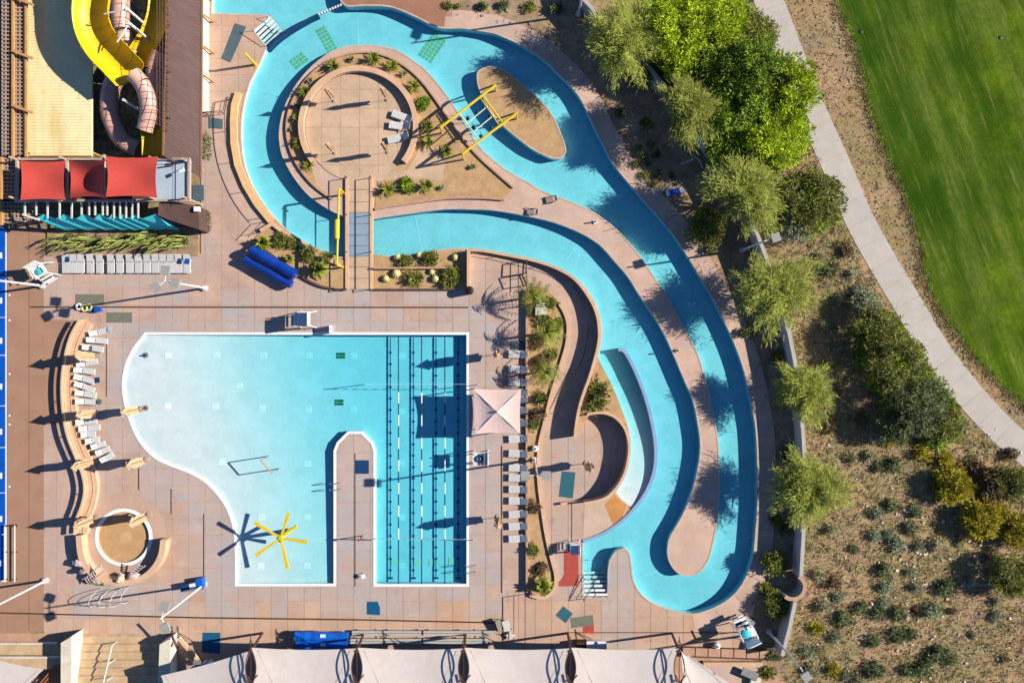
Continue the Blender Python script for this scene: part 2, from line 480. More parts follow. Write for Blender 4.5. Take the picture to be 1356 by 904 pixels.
# golf turf with mowing streaks
m = mat('turf', lin(84, 106, 28), 0.95, 0.22, 0.5, 0.6, 10, spec=0.0)
overlay(m, lin(44, 78, 20), 0.05, 0.42, 0.58, 0.85, seed=41)
overlay(m, lin(118, 146, 14), 0.06, 0.50, 0.62, 0.8, seed=8)
overlay(m, lin(128, 142, 62), 0.24, 0.44, 0.64, 0.7, stretch=(1.5, 0.16, 1, R(-19)), seed=3)
overlay(m, lin(46, 78, 18), 0.45, 0.45, 0.66, 0.75, stretch=(1.2, 0.2, 1, R(-21)), seed=19)
overlay(m, lin(166, 172, 92), 1.3, 0.55, 0.74, 0.5, stretch=(1.7, 0.12, 1, R(-20)), seed=31)
overlay(m, lin(58, 90, 20), 2.2, 0.42, 0.7, 0.6, seed=37)
overlay(m, lin(142, 158, 56), 9.0, 0.55, 0.75, 0.4, seed=47)
M = MATS

# ------------------------------------------------------------------ outlines traced at deck level (photo pixels)
RIVER_PX = spline([(281,18),(320,19),(356,20)], 2)[:-1] + [(356,20),(346,30),(336,41),(345,53),(353,63)] + spline(
    [(343,86),(332,108),(324,133),(320,160),(320,195),(325,222),(335,247),(350,271),(369,294),(387,310),(409,323),(433,334),(449,340),
     (470,341),(493,340),(515,339),(544,337),(573,332),(600,329),(637,330),(677,337),(710,344),(739,354),(761,367),(777,383),(789,402),
     (796,425),(797,445),(793,465),(791,476),(796,483),(807,503),(816,523),(825,547),(832,565),(835,586),(833,608),(827,630),(815,653)], 3) + [
    (823,661),(832,668),(825,688)] + spline([(805,703),(785,712),(772,716)], 3) + [(772,740),(772,790),(804,790),(805,757)] + spline(
    [(807,742),(815,730),(826,726),(833,731),(836,746),(839,768),(850,787),(869,800),(894,809),(916,812),(938,807),(960,796),(977,781),
     (989,761),(997,737),(1000,710),(1003,665),(1003,617),(1002,584),(1000,562),(997,545),(992,520),(984,487),(973,456),(960,427),(945,397),
     (931,374),(914,345),(892,311),(872,287),(847,259),(827,236),(810,214),(800,193),(790,175),(779,151),(768,130),(754,112),(739,97),(721,80),
     (699,65),(677,54),(655,45),(633,41),(611,38),(588,38),(573,34),(553,24),(533,15),(513,9),(482,8),(462,9),(453,4),(449,-8),(446,-60)], 3) + [(281,-60)]
ISLAND_PX = spline([(550,82),(530,69),(510,62),(482,60),(449,64),(422,80),(400,102),(385,124),(374,150),(369.5,177),(372,200),(379,218),(392,239),
    (409,259),(433,276),(455,286),(475,290),(493,290),(520,286),(550,282),(588,277),(624,277),(655,278.5),(688,284),(721,291),(744,298),(770,309),(794,324),
    (814,346),(832,367),(847,391),(865,417),(880,443),(894,474),(907,505),(918,531),(925,566),(927.5,590),(925,615),(918,646),(907,675),(895,697),
    (886,713),(884,733),(888,747),(896,757),(906,762),(918,761),(931,753),(940,736),(946,712),(950,690),(952.5,651),(952.5,617),(951,584),(947,560),
    (940,523),(934,503),(927,476),(918,456),(905,432),(892,408),(880,387),(867,367),(847,338),(823,310),(801,291),(777,276),(750,265),(721,254),
    (700,242),(682,232),(666,222),(648,207),(634,193),(622,174),(607,150),(593,128),(577,108),(562,91)], 3, True)
TEAR_PX = spline([(631.6,104),(633,95),(642,89.5),(655,88.5),(671,95),(692,112),(712,130),(730,150),(741,172),(748,191),(749.5,202),(743,209),(732,210),
    (711,201),(697,192),(672,172),(655,155),(642,134),(634,117)], 4, True)
POOL_PX = [(192,440),(621,440),(621,776)] + [(494.5,776),(494.5,597),(491,587),(478,574),(462,574),(449,587),(445,597),(445,775.5)] + [(311,775.5)] + spline(
    [(311,735),(310,713),(307,694),(299,672),(285,652),(268,636),(250,626),(230,618.5),(206,607.5),(188,590),(177,572),(169,551),(163.5,531),(161.5,507),
     (166,481),(177,458.5)], 3)
RIVER, ISLAND, TEAR, POOL = xys(RIVER_PX), xys(ISLAND_PX), xys(TEAR_PX), xys(POOL_PX)
POOL_IN = grow(POOL, -0.22)
WADE_C = (163.8, 711)
def circ_px(c, r, n=48, a0=0, a1=360):
    k = n if a1-a0 == 360 else n+1
    return [(c[0]+r*math.cos(R(a0+(a1-a0)*i/n)), c[1]-r*math.sin(R(a0+(a1-a0)*i/n))) for i in range(k)]
WADE = xys(circ_px(WADE_C, 38)); WADE_IN = xys(circ_px(WADE_C, 33.5))

# ------------------------------------------------------------------ ground
g = MB().sheet([(-3000,-3000),(3000,-3000),(3000,3000),(-3000,3000)], [RIVER, POOL_IN, WADE_IN], -0.06)
g.build('ground', M['desert'], kind='structure')

# ------------------------------------------------------------------ pools: shells, floors, water
RIVER_D, RIVER_WL = -0.88, -0.16
def pool_depth(x, y):
    px, py = x*K+678, 452-y*K
    t = (px-190-0.33*max(0, py-470))/320
    t = 1 if px > 495 else max(0, min(1, t)); t = t*t*(3-2*t)
    return -0.13-0.62*t
pool = MB()
pts = [xy((x, y)) for x in range(170, 621, 12) for y in range(446, 776, 12) if inside(x, y, [(p[0], p[1]) for p in POOL_PX])]
pts = [p for p in pts if inside(p[0], p[1], grow(POOL_IN, -0.15))]
pool.sheet(POOL_IN, [], pool_depth, pts)
pool.wallstrip(POOL_IN, pool_depth, 0.0)
pool_floor = pool.build('swimming_pool', M['pool_plaster'], kind='structure')
cp = MB().ribbon(offset(POOL, 0.11 if area(POOL) > 0 else -0.11, True), 0.125, 0.125, -0.1, 0.03, True)
cp.build('coping', M['coping'], pool_floor)
w = MB().prism(grow(POOL_IN, 0.015), -1.6, -0.07, True)
w.build('pool_water', M['pool_water'], kind='structure')

rv = MB().sheet(RIVER, [ISLAND, TEAR], RIVER_D)
rv.wallstrip(RIVER, RIVER_D, 0.0).wallstrip(ISLAND, RIVER_D, 0.0).wallstrip(TEAR, RIVER_D, 0.0)
river = rv.build('lazy_river', M['river_plaster'], kind='structure')
rim = MB()
for lp in (RIVER, ISLAND, TEAR):
    s_ = 1 if area(lp) > 0 else -1
    d = -0.05*s_ if lp is RIVER else 0.05*s_
    rim.ribbon(offset(lp, d, True), 0.07, 0.07, -0.12, 0.022, True)
rim.build('coping', M['rim'], river)
w = MB()
outer = grow(RIVER, 0.015); holes = [grow(ISLAND, -0.015), grow(TEAR, -0.015)]
w.sheet(outer, holes, RIVER_WL)
b0 = len(w.v); k0 = len(w.f)
w.sheet(outer, holes, -1.6)
w.f[k0:] = [tuple(reversed(f)) for f in w.f[k0:]]
for lp in [outer]+holes: w.wallstrip(lp, -1.6, RIVER_WL)
w.build('river_water', M['river_water'], kind='structure')

wd = MB().sheet(WADE_IN, [], -0.2).wallstrip(WADE_IN, -0.2, 0.0)
wade = wd.build('wading_pool', M['tan_pool'], kind='structure')
cp = MB().ribbon(xys(circ_px(WADE_C, 35.9)), 0.165, 0.165, -0.05, 0.035, True)
cp.build('coping', M['coping'], wade)
for k, a in enumerate((28, 152, 206, 244, 296, 334)):      # painted horseshoe marks on the floor
    c = (WADE_C[0]+26*math.cos(R(a)), WADE_C[1]-26*math.sin(R(a)))
    arc = xys([(c[0]+5.2*math.cos(R(a+180+q)), c[1]-5.2*math.sin(R(a+180+q))) for q in range(-110, 111, 20)])
    MB().ribbon(arc, 0.03, 0.03, -0.25, -0.194).build('floor_mark', M['tan_mark'], wade)
MB().prism(xys(circ_px((165, 712), 8, 24)), -0.25, -0.193).build('floor_mark', M['tan_mark'], wade)
w = MB().prism(grow(WADE_IN, 0.01), -0.5, -0.09, True)
w.build('wading_water', M['wading_water'], kind='structure')

# sloping entry floor of the river beside the separating wall
SEP_PX = spline([(819,463.5),(824,463),(829,468),(838,484),(848,507),(856,530),(862.5,555),(867,580),(868.5,605),(865,628),(856,650),(843,669),(826,687),(806,702),(787,711),(772,716)], 3)
ent = [(795,481),(807,503),(816,523),(825,547),(832,565),(835,586),(833,608),(827,630),(815,653),(826,664),(838,674)]
poly = ent + [p for p in SEP_PX[::-1] if 480 < p[1] < 672] + [(836,482)]
def ramp_z(x, y):
    py = 452-y*K
    return max(RIVER_D-0.01, min(-0.045, -0.06-0.86*max(0, (668-py)/175)**0.8))
pp = xys(poly)
MB().sheet(pp, [], ramp_z, [p for p in [xy((x, y)) for x in range(800, 870, 6) for y in range(486, 670, 6)] if inside(p[0], p[1], grow(pp, -0.12))]).build('entry_ramp', M['river_plaster'], kind='structure')
sep = MB().ribbon(xys(SEP_PX), 0.15, 0.15, -1.0, 0.10)
tag(sep.build('dividing_wall', mat('blue_grey', lin(150, 176, 214), 0.8, 0.05, 1)), 'curved blue grey dividing wall in the lazy river beside the shallow entry ramp', 'wall')
# dry lower end of the ramp
poly = [(774,662),(803,655),(815,653),(826,664),(834,672),(825,686),(805,701),(785,710),(772,714)]
MB().prism(xys(poly), -0.3, 0.012).build('ramp_apron', mat('apron', lin(214, 186, 164), 0.9, 0.08, 0.5), kind='structure')
poly = [(815,652),(836,674.5),(826,686),(812,694),(800,668)]
MB().prism(xys(poly), -0.3, 0.018).build('ramp_threshold', mat('apron_orange', lin(214, 150, 86), 0.9, 0.12, 0.8), kind='structure')

# ------------------------------------------------------------------ island
poly = ISLAND
isl = MB().sheet(poly, [], 0.0)
island = isl.build('island', M['river_bank'], kind='structure')
MB().sheet(TEAR, [], 0.0).build('teardrop_island', M['sand'], kind='structure')

# ------------------------------------------------------------------ slabs of the pool deck
ZONE = [(58,336),(266,336),(266,-60),(374,-60),(374,322),(440,345),(640,325),(700,335),(790,400),(800,470),(760,577),(770,545),(845,545),(845,655),(838,680),(772,720),(772,735),(862,722),(900,790),(1000,800),(985,862),(760,866),(640,900),(640,960),(58,960)]
RAMP_L = spline([(741,402),(748,414),(752,428),(752,445),(749,462),(742,485),(735,506),(728,530),(722,556),(715,585),(713,612),(714,640),(718,672),(724,710),(731,740),(736,760),(735,775),(728,786),(716,790),(702,786)], 3)
EASTBED = [(697,384),(704,380),(718,380),(732,390)] + RAMP_L + [(697,782)]
BED_W = [(63,305),(263,300),(263,339),(63,339)]
BED_REEL = spline([(360,291),(349,303),(338,316)], 2) + spline([(338,316),(352,331),(380,349),(402,366),(426,378),(450,382)], 3) + [(458,382),(458,346)] + spline([(449,342),(433,336),(409,325),(387,312),(372,298)], 2)
BED_C = [(494,336),(520,341),(545,339),(574,334),(600,331),(621,331),(621,383),(494,383)]
TERR = [(-60,838),(102,838),(212,840),(236,838),(236,960),(-60,960)]
RAMPS_W = spline([(284,-10),(284,100),(280,160),(282,195),(290,228),(310,265),(332,298)], 3)
RAMPZONE = [(284,130),(312,124)] + [(306,150),(307,190),(316,228),(330,262),(354,293)] + [(333,318),(313,318)] + [(330,298),(310,265),(296,238),(287,205),(284,180)]
WADE_RING = circ_px(WADE_C, 57)
CURVE_RAMP = [(622,331),(640,333),(677,340),(710,347),(737,357),(760,371),(777,392),(787,414),(791,436),(790,458),(781,493),(772,515),(765,537),(760,577),(730,577),(736,556),(752,515),(764,493),(775,462),(777,436),(773,414),(764,393),(750,372),(735,361),(700,350),(660,342),(640,341)]
GAP, SX, SY, OX, OY = 0.62, 21.85, 21.75, 271.5, 382.0
excl_px = [RIVER_PX, POOL_PX, circ_px(WADE_C, 37.9), EASTBED, BED_W, BED_REEL, BED_C, TERR, RAMPZONE, WADE_RING]
loops = [ZONE]+excl_px
js = MB().sheet(xys(ZONE), [RIVER, POOL, WADE], -0.016)
deck = js.build('pool_deck', M['deck_joint'], kind='structure')
cells = {}
rects = []
rows = list(range(-21, 28)); cols = list(range(-11, 35))
def rect(i, j): return (OX+i*SX+GAP/2, OY+j*SY+GAP/2, OX+(i+1)*SX-GAP/2, OY+(j+1)*SY-GAP/2)
use = []
for i in cols:
    for j in rows:
        x0, y0, x1, y1 = rect(i, j)
        if y1 < -60 or y0 > 930 or x1 < 40: continue
        probe = [(x0+(x1-x0)*u/4, y0+(y1-y0)*v/4) for u in range(5) for v in range(5)]
        if any(inside(p[0], p[1], ZONE) and not any(inside(p[0], p[1], e) for e in excl_px) for p in probe):
            use.append((i, j)); rects.append([(x0, y0), (x1, y0), (x1, y1), (x0, y1)])
vs, fs = cdt(loops+rects)
for t in fs:
    c = sum((vs[k] for k in t), Vector((0, 0)))/3
    i = math.floor((c.x-OX)/SX); j = math.floor((c.y-OY)/SY)
    x0, y0, x1, y1 = rect(i, j)
    if not (x0 <= c.x <= x1 and y0 <= c.y <= y1): continue
    if not inside(c.x, c.y, ZONE) or any(inside(c.x, c.y, e) for e in excl_px): continue
    cells.setdefault((i, j), []).append([(vs[k].x, vs[k].y) for k in t])
def tri_area(t): return abs(area(t))
def slab_mb(tris, mb=None):
    mb = mb or MB(); cnt = {}
    for t in tris:
        if area(t) > 0: t = t[::-1]      # pixel y runs down
        b = [xy(p) for p in t]
        mb.face([(p[0], p[1], 0.0) for p in b])
        for k in range(3):
            a, c = b[k], b[(k+1) % 3]
            ka = (round(a[0], 4), round(a[1], 4)); kc = (round(c[0], 4), round(c[1], 4))
            if (kc, ka) in cnt: del cnt[(kc, ka)]
            else: cnt[(ka, kc)] = (a, c)
    for a, c in cnt.values(): mb.face([(a[0], a[1], -0.015), (c[0], c[1], -0.015), (c[0], c[1], 0), (a[0], a[1], 0)])
    return mb
full_area = (SX-GAP)*(SY-GAP)
order = sorted(cells, key=lambda k: -sum(tri_area(t) for t in cells[k]))
order = [k for k in order if sum(tri_area(t) for t in cells[k]) > 3]
hw, hh = (SX-GAP)/2/K, (SY-GAP)/2/K
slab_me = MB().face([(-hw,-hh,0),(hw,-hh,0),(hw,hh,0),(-hw,hh,0)])
for a, c in (((-hw,-hh),(hw,-hh)),((hw,-hh),(hw,hh)),((hw,hh),(-hw,hh)),((-hw,hh),(-hw,-hh))): slab_me.face([(*a,-0.015),(*c,-0.015),(*c,0),(*a,0)])
slab_geo = slab_me
slab_mes = {m_: slab_geo.mesh('slab', M[m_]) for m_ in ('deck_slab', 'deck_slab_worn', 'deck_slab_warm')}
def wear(k):
    x0, y0, x1, y1 = rect(*k); x, y = (x0+x1)/2, (y0+y1)/2
    d = min(math.dist((x, y), p) for p in resample([tuple(p) for p in POOL_PX]+[POOL_PX[0]], 12))
    if d < 25 or (d < 50 and rnd.random() < .5) or (95 < x < 240 and 780 < y < 812) or (800 < x < 850 and y > 700): return 'deck_slab_worn'
    if y > 800 or (x > 240 and y < 110): return 'deck_slab_warm'
    return 'deck_slab'
rests = {}
for n, k in enumerate(order):
    full = sum(tri_area(t) for t in cells[k]) > full_area*0.995; wm = wear(k)
    if n < 298:
        if full:
            ob = bpy.data.objects.new('slab', slab_mes[wm]); C.objects.link(ob); ob.parent = deck
            x0, y0, x1, y1 = rect(*k); p = xy(((x0+x1)/2, (y0+y1)/2)); ob.location = (p[0], p[1], rnd.uniform(-0.003, 0.003))
        else: slab_mb(cells[k]).build('slab', M[wm], deck)
    else: slab_mb(cells[k], rests.setdefault(wm, MB()))
for wm in rests: rests[wm].build('deck_slabs', M[wm], deck, kind='stuff')

# smooth brown band on the west side and plaza patches
MB().prism(xys([(9.5,-60),(38,-60),(38,960),(9.5,960)]), -0.3, 0.004).build('west_walk', M['smooth_brown'], kind='structure')
MB().prism(xys([(38.6,300),(58,300),(58,835),(38.6,835)]), -0.3, 0.0).build('west_strip', M['smooth_brown'], kind='structure')
MB().prism(xys([(58,422)]+[(104,424),(90,460),(84,500),(84,535),(90,562),(58,562)]), -0.02, 0.006).build('wall_terrace', M['smooth_brown'], kind='structure')
MB().prism(xys([(38,300),(38.6,300),(38.6,835),(38,835)]), -0.3, -0.01).build('west_drain', M['black_metal'], kind='structure')
ring = MB().sheet(xys(WADE_RING), [xys(circ_px(WADE_C, 37.8))], 0.004)
ring.build('wading_apron', mat('ring_pink', lin(208, 172, 150), 0.85, 0.08, 0.5), kind='structure')
MB().prism(xys([(446,-60),(449,-8),(453,3),(462,8),(482,7),(513,8),(533,14),(553,23),(573,33),(588,37),(592,22),(586,-60)]), -0.3, 0.0).build('north_plaza', M['plaza_brown'], kind='structure')
# drain slots across the deck
def slot(name, pts, w=0.07):
    MB().ribbon(xys(pts), w, w, -0.02, 0.008).build(name, M['brown_metal'], deck)
slot('drain_slot', [(40,406.5),(620,407)]); slot('drain_slot', [(0,811),(270,817.5),(470,820),(655,824)])
slot('drain_slot', [(141,447),(141,525)], 0.04); slot('drain_slot', [(183.5,620),(183.5,648)], 0.05); slot('drain_slot', [(226.5,647),(226.5,680)], 0.05)
slot('drain_slot', [(269.7,680),(269.7,765)], 0.05); slot('drain_slot', [(470,600),(470,776)], 0.05); slot('drain_slot', [(664,590),(664,784)], 0.06)
slot('drain_slot', [(752,837),(976,837)], 0.04); slot('drain_slot', [(757,664),(757,716)], 0.04)

# paved bank on the east side, cut into slabs by joints
def bank_slabs(px_path, l, r, step, matname, parent, z0=-0.1, z1=0.007, gap=0.05):
    path = resample(xys(px_path), step/K/6); n = 6
    for i in range(0, len(path)-n, n):
        seg = path[i:i+n+1]
        a, b = Vector(seg[0]), Vector(seg[1]); seg[0] = tuple(a+(b-a).normalized()*gap)
        A = offset(seg, l); B = offset(seg, -r)
        MB().prism(A+B[::-1], z0, z1).build('slab', M[matname], parent)
i0 = RIVER_PX.index((894,809)) if (894,809) in RIVER_PX else 0
east = [p for p in RIVER_PX[RIVER_PX.index((916,812)):RIVER_PX.index((588,38))]]
base = MB().ribbon(xys(east), 0.02, 1.76, -0.1, -0.02)
bank = base.build('east_bank', M['deck_joint'], kind='structure')
bank_slabs(east, 0.0, 1.72, 31, 'river_bank', bank)
MB().sheet(xys([(562,28),(560,-60),(780,-60),(771,0),(862,90),(927,175),(962,225),(1004,310),(1046,440),(1060,540),(1066,620),(1061,760),(1052,800),(1038,905),(900,905),(905,865)]), [RIVER], -0.03).build('planting_strip', M['soil'], kind='structure')
MB().prism(xys([(590,22),(616,24),(668,32),(700,48),(722,66),(745,84),(739,97),(721,80),(699,65),(677,54),(655,45),(633,41),(611,38),(588,38)]), -0.1, 0.006).build('north_walk', M['river_bank'], kind='structure')

# ------------------------------------------------------------------ beds, walls and ramps
def sheet_px(name, px, z, m, parent=None, kind='structure', z0=None):
    return MB().prism(xys(px), -0.1 if z0 is None else z0, z).build(name, M[m], parent, kind=None if parent else kind)
sheet_px('planting_bed', EASTBED, 0.10, 'sand'); sheet_px('planting_bed', BED_W, 0.08, 'soil')
sheet_px('planting_bed', BED_REEL, 0.06, 'sand'); sheet_px('planting_bed', BED_C, 0.06, 'sand')
isl_bed = [(497,277),(497,242),(505,236),(540,210)] + circ_px((476,169), 79, 24, -35, 215) + [(420,245),(440,262)] + spline([(440,264),(415,245),(395,220),(384,195),(380,170),(384,145),(395,122),
    (412,100),(436,82),(464,72),(492,71),(518,78),(542,93),(560,110),(578,134),(596,160),(614,185),(634,208),(658,230),(676,245),(680,249)], 3) + [(668,264),(640,262),(600,262),(560,267),(520,273)]
sheet_px('planting_bed', isl_bed, 0.05, 'sand')
# round patio of the island, laid in slabs
patio_poly = circ_px((476,169), 71.5, 60)
patio = sheet_px('patio', patio_poly, 0.043, 'deck_joint')
sheet_px('patio_landing', [(456,238),(540,225),(552,205),(556,190),(575,196),(590,215),(585,240),(545,236),(498,240),(494,300),(456,300)], 0.056, 'patio')
prects = []
for i in range(-4, 4):
    for j in range(-4, 4):
        x0, y0 = 476+i*25, 169+j*25
        prects.append([(x0+.4, y0+.4), (x0+24.6, y0+.4), (x0+24.6, y0+24.6), (x0+.4, y0+24.6)])
vs, fs = cdt([patio_poly]+prects); pc = {}
for t in fs:
    c = sum((vs[k] for k in t), Vector((0, 0)))/3
    i = math.floor((c.x-476)/25); j = math.floor((c.y-169)/25)
    x0, y0 = 476+i*25, 169+j*25
    if x0+.4 <= c.x <= x0+24.6 and y0+.4 <= c.y <= y0+24.6 and inside(c.x, c.y, patio_poly): pc.setdefault((i, j), []).append([(vs[k].x, vs[k].y) for k in t])
for k, tr in pc.items():
    b = slab_mb(tr)
    for v in b.v: v.z += 0.055
    b.build('slab', M['patio'], patio)

def wall(name, label, px, wid, h, m, z0=-0.1, cat='wall', capm=None, caph=0.05, closed=False, topref=False):
    pts = WW(px, h if topref else 0); pts = [(p.x, p.y) for p in pts]
    a = pts[len(pts)//2]
    root = thing(name, label, cat, (a[0], a[1], 0))
    MB().ribbon(pts, wid/2, wid/2, z0, h-caph, closed).build('wall_body', M[m], root)
    MB().ribbon(pts, wid/2+0.02, wid/2+0.02, h-caph+0.002, h, closed).build('wall_cap', M[capm or m], root)
    return root
# serpentine seat wall west of the pool: low wall, slot, seat beam on short posts
SERP = spline([(110,426),(99,446),(92,470),(87.5,500),(87.5,530),(91,560),(96,580),(104,600),(113,622),(117.5,646),(114,668),(106,690),(104,708)], 5)
sp = [(p.x, p.y) for p in WW(SERP, 1.0)]
root = thing('serpentine_wall', 'S curved tan stucco wall with open slot behind the white loungers west of the pool', 'wall', (sp[30][0], sp[30][1], 0))
MB().ribbon(sp, 0.5, 0.34, -0.1, 0.45).build('seat_base', M['stucco'], root)
MB().ribbon(sp, 0.16, -0.12, 0.452, 0.50).build('seat_lip', M['stucco'], root)
MB().ribbon(sp, -0.342, 0.45, -0.1, 0.63).build('back_wall', M['stucco'], root)
MB().ribbon(sp, -0.30, 0.47, 0.86, 1.08).build('back_rail', M['stucco'], root)
for i in range(2, len(sp), 9): MB().box((offset(sp,-.39)[i][0], offset(sp,-.39)[i][1], 0.74), (0.08, 0.08, 0.3)).build('post', M['stucco'], root)
wall('round_wall', 'curved tan stucco wall wrapping the south side of the round wading pool', spline([(104,709),(107,736),(117,755),(135,767),(160,772),(184,767),(202,754),(213,735),(216,715)], 5), 0.5, 1.0, 'stucco', topref=True)
wall('patio_wall', 'low ring wall round the circular island patio', circ_px((476,169), 75.5, 50, -38, 218), 0.46, 0.62, 'stucco')
wall('planter_curb', 'low curved curb between the island bed and the sloping east shore of the island', spline([(668,264.5),(640,262.5),(600,262.5),(560,267),(520,273),(497,277.5)], 4), 0.2, 0.3, 'stucco_dark')
wall('planter_wall', 'low dark edged wall round the north and west side of the island planting ring', spline([(440,264),(415,245),(395,220),(384,195),(380,170),(384,145),(395,122),(412,100),(436,82),(464,72),(492,71),(518,78),(542,93),(560,110),(578,134),(596,160),(614,185),(634,208),(658,230),(680,249)], 4), 0.12, 0.22, 'stucco_dark')
wall('east_planter_wall', 'long straight planter wall beside the loungers east of the lap lanes', [(697.5,384),(697.5,560),(697.5,782)], 0.16, 0.4, 'stucco_dark')
wall('curved_planter_wall', 'thin double curbed wall on the curved edge of the palm planter, beside the pink ramp', RAMP_L, 0.3, 0.28, 'stucco')
ramp = sheet_px('curved_ramp', CURVE_RAMP[:14] + [(722,578)] + RAMP_L[22:0:-1] + [(732,392),(718,381),(700,378),(697,350),(622,345)], 0.005, 'ramp_pink' if 'ramp_pink' in M else 'river_bank')
for a, b in (((690,341),(687,350)),((712,348),(706,358)),((733,356),(726,368)),((752,366),(741,380)),((766,379),(752,393)),((777,394),(761,404)),((785,413),(764,419)),((788,436),(766,437)),((786,460),(762,455)),((779,490),(752,478)),((770,516),(741,503)),((764,538),(732,527)),((760,560),(725,551))):
    MB().ribbon(xys([a, b]), 0.03, 0.03, -0.05, 0.012).build('joint_line', M['deck_joint'], ramp)
rw = spline([(622,331.5),(640,332.5),(677,339.5),(710,346.5),(738,356.5),(760,370),(777,391),(788,413),(792,436),(790.5,458),(781,493),(773,515),(766,537),(761.5,562),(760,577)], 4)
pts = xys(rw); n_ = len(pts)
hts = {p: 0.3+1.0*min(1, i/(n_*0.75)) for i, p in enumerate(pts)}
root = thing('ramp_wall', 'tall curved tan retaining wall between the pink ramp and the lazy river', 'wall', (*pts[n_//2], 0))
hf = lambda x, y: hts[(x, y)]
MB().ribbon(pts, 0.1, 0.1, -0.1, lambda x, y: hf(x, y)-0.05).build('wall_body', M['stucco'], root)
MB().ribbon(pts, 0.13, 0.13, lambda x, y: hf(x, y)-0.048, hf).build('wall_cap', M['stucco'], root)
mid_bed = [(790,472),(796,484),(806,503),(815,523),(824,547),(829,562),(824,559),(812,551),(796,545),(780,547),(772,560),(761,577),(762,562),(767,537),(774,515),(782,493)]
MB().prism(xys(mid_bed), -0.1, 0.85).build('raised_bed', M['sand'], kind='structure')
ow = spline([(776,547),(786,545),(799,545),(813,551),(825,565),(830.5,585),(829,608),(821,632),(805,652),(790,659),(772,662.5)], 5)
wall('court_wall', 'tall curved wall casting a deep crescent shade on the small sunken court', ow, 0.2, 1.3, 'stucco')
wall('court_curb', 'low curb wall at the foot of the small court, above the dry ramp apron', [(772,662.5),(756,664),(742,666)], 0.2, 0.4, 'stucco')
wall('river_curb', 'bright orange tan curb wall along the west bank of the lazy river', [(317,124),(312,140),(310.5,160),(311,190),(316,219),(327,246),(342,271),(360,293)], 0.6, 0.3, 'curb_orange')
sheet_px('west_ramp', RAMPZONE, 0.002, 'river_bank')
wall('reel_bed_wall', 'curved tan wall on the river side of the small bed by the blue tarp rolls', [(346,306),(362,297),(380,311),(402,326),(428,341),(450,350)], 0.3, 0.35, 'stucco')
wall('reel_bed_curb', 'dark curb round the deck side of the small bed by the blue tarp rolls', spline([(338,317),(352,331),(380,351),(402,368),(428,380),(458,384)], 4), 0.12, 0.25, 'brown_roof')
wall('bed_partition', 'dark straight wall dividing the cactus bed east of the footbridge', [(495,355.5),(600,355)], 0.14, 0.5, 'stucco_dark')
wall('bed_front_wall', 'dark edged front wall of the cactus bed above the swimming pool deck', [(495,383.5),(600,383.5)], 0.12, 0.28, 'brown_roof')
wall('bed_end_wall', 'tan end wall at the east end of the cactus bed', [(621,332),(621,386)], 0.24, 0.9, 'stucco')

# boundary wall on the east side
BW = [(762,-40),(774,0),(815,45),(862,92),(895,132),(927,177),(962,228),(1003,310),(1024,365),(1045,440),(1055,490),(1061,540),(1064,580),(1066,620),(1065,690),(1061,762)]
root = thing('boundary_wall', 'long pale stucco wall between the lazy river planting and the desert slope', 'wall', (*xy((1045,440)), 0))
bp_ = [(p.x, p.y) for p in WW(BW, 2.0)]
MB().ribbon(bp_, 0.11, 0.11, -0.1, 1.95).build('wall_body', M['boundary_wall'], root)
MB().ribbon(bp_, 0.17, 0.17, 1.952, 2.02).build('wall_cap', M['boundary_wall'], root)
ring = [(p.x, p.y) for p in WW(circ_px((1050,777), 16, 16, 60, -130), 1.6)]
root = thing('bastion_wall', 'small round stone bastion at the south end of the long boundary wall', 'wall', (*ring[4], 0))
MB().ribbon(ring, 0.12, 0.12, -0.1, 1.55).build('wall_body', M['boundary_wall'], root)
MB().ribbon(ring, 0.18, 0.18, 1.552, 1.62).build('wall_cap', M['stucco_dark'], root)
bp2 = [(p.x, p.y) for p in WW([(1053,797),(1046,830),(1036,868)], 2.0)]
root = thing('boundary_wall', 'short slanting end of the pale boundary wall beside the south light pole', 'wall', (*bp2[1], 0))
MB().ribbon(bp2, 0.11, 0.11, -0.1, 1.95).build('wall_body', M['boundary_wall'], root)
MB().ribbon(bp2, 0.17, 0.17, 1.952, 2.02).build('wall_cap', M['boundary_wall'], root)

# ------------------------------------------------------------------ golf turf and cart path
TURF = spline([(1104,-60),(1110,0),(1124,35),(1138,75),(1147,115),(1155,150),(1168,185),(1183,220),(1196,250),(1208,285),(1219,320),(1224,350),(1230,375),(1245,405),(1262,430),(1285,462),(1310,490),(1340,520),(1370,545),(1480,640)], 4) + [(1700,700),(1700,-300),(1104,-300)]
MB().sheet(xys(TURF), [], -0.02).build('golf_turf', M['turf'], kind='structure')
PATH_C = spline([(985,-75),(1018,0),(1044,68),(1072,140),(1106,215),(1138,290),(1168,345),(1204,405),(1238,462),(1276,513),(1318,560),(1360,597),(1460,670)], 5)
pth = MB().ribbon(xys(PATH_C), 1.34, 1.34, -0.1, -0.04).build('cart_path', M['path_joint'], kind='structure')
path = resample(xys(PATH_C), 0.55)
for i in range(0, len(path)-5, 4):
    seg = path[i:i+5]
    a, b = Vector(seg[0]), Vector(seg[1]); seg[0] = tuple(a+(b-a).normalized()*0.022)
    MB().prism(offset(seg, 1.36)+offset(seg, -1.36)[::-1], -0.1, -0.028).build('slab', M['path_concrete'], pth)
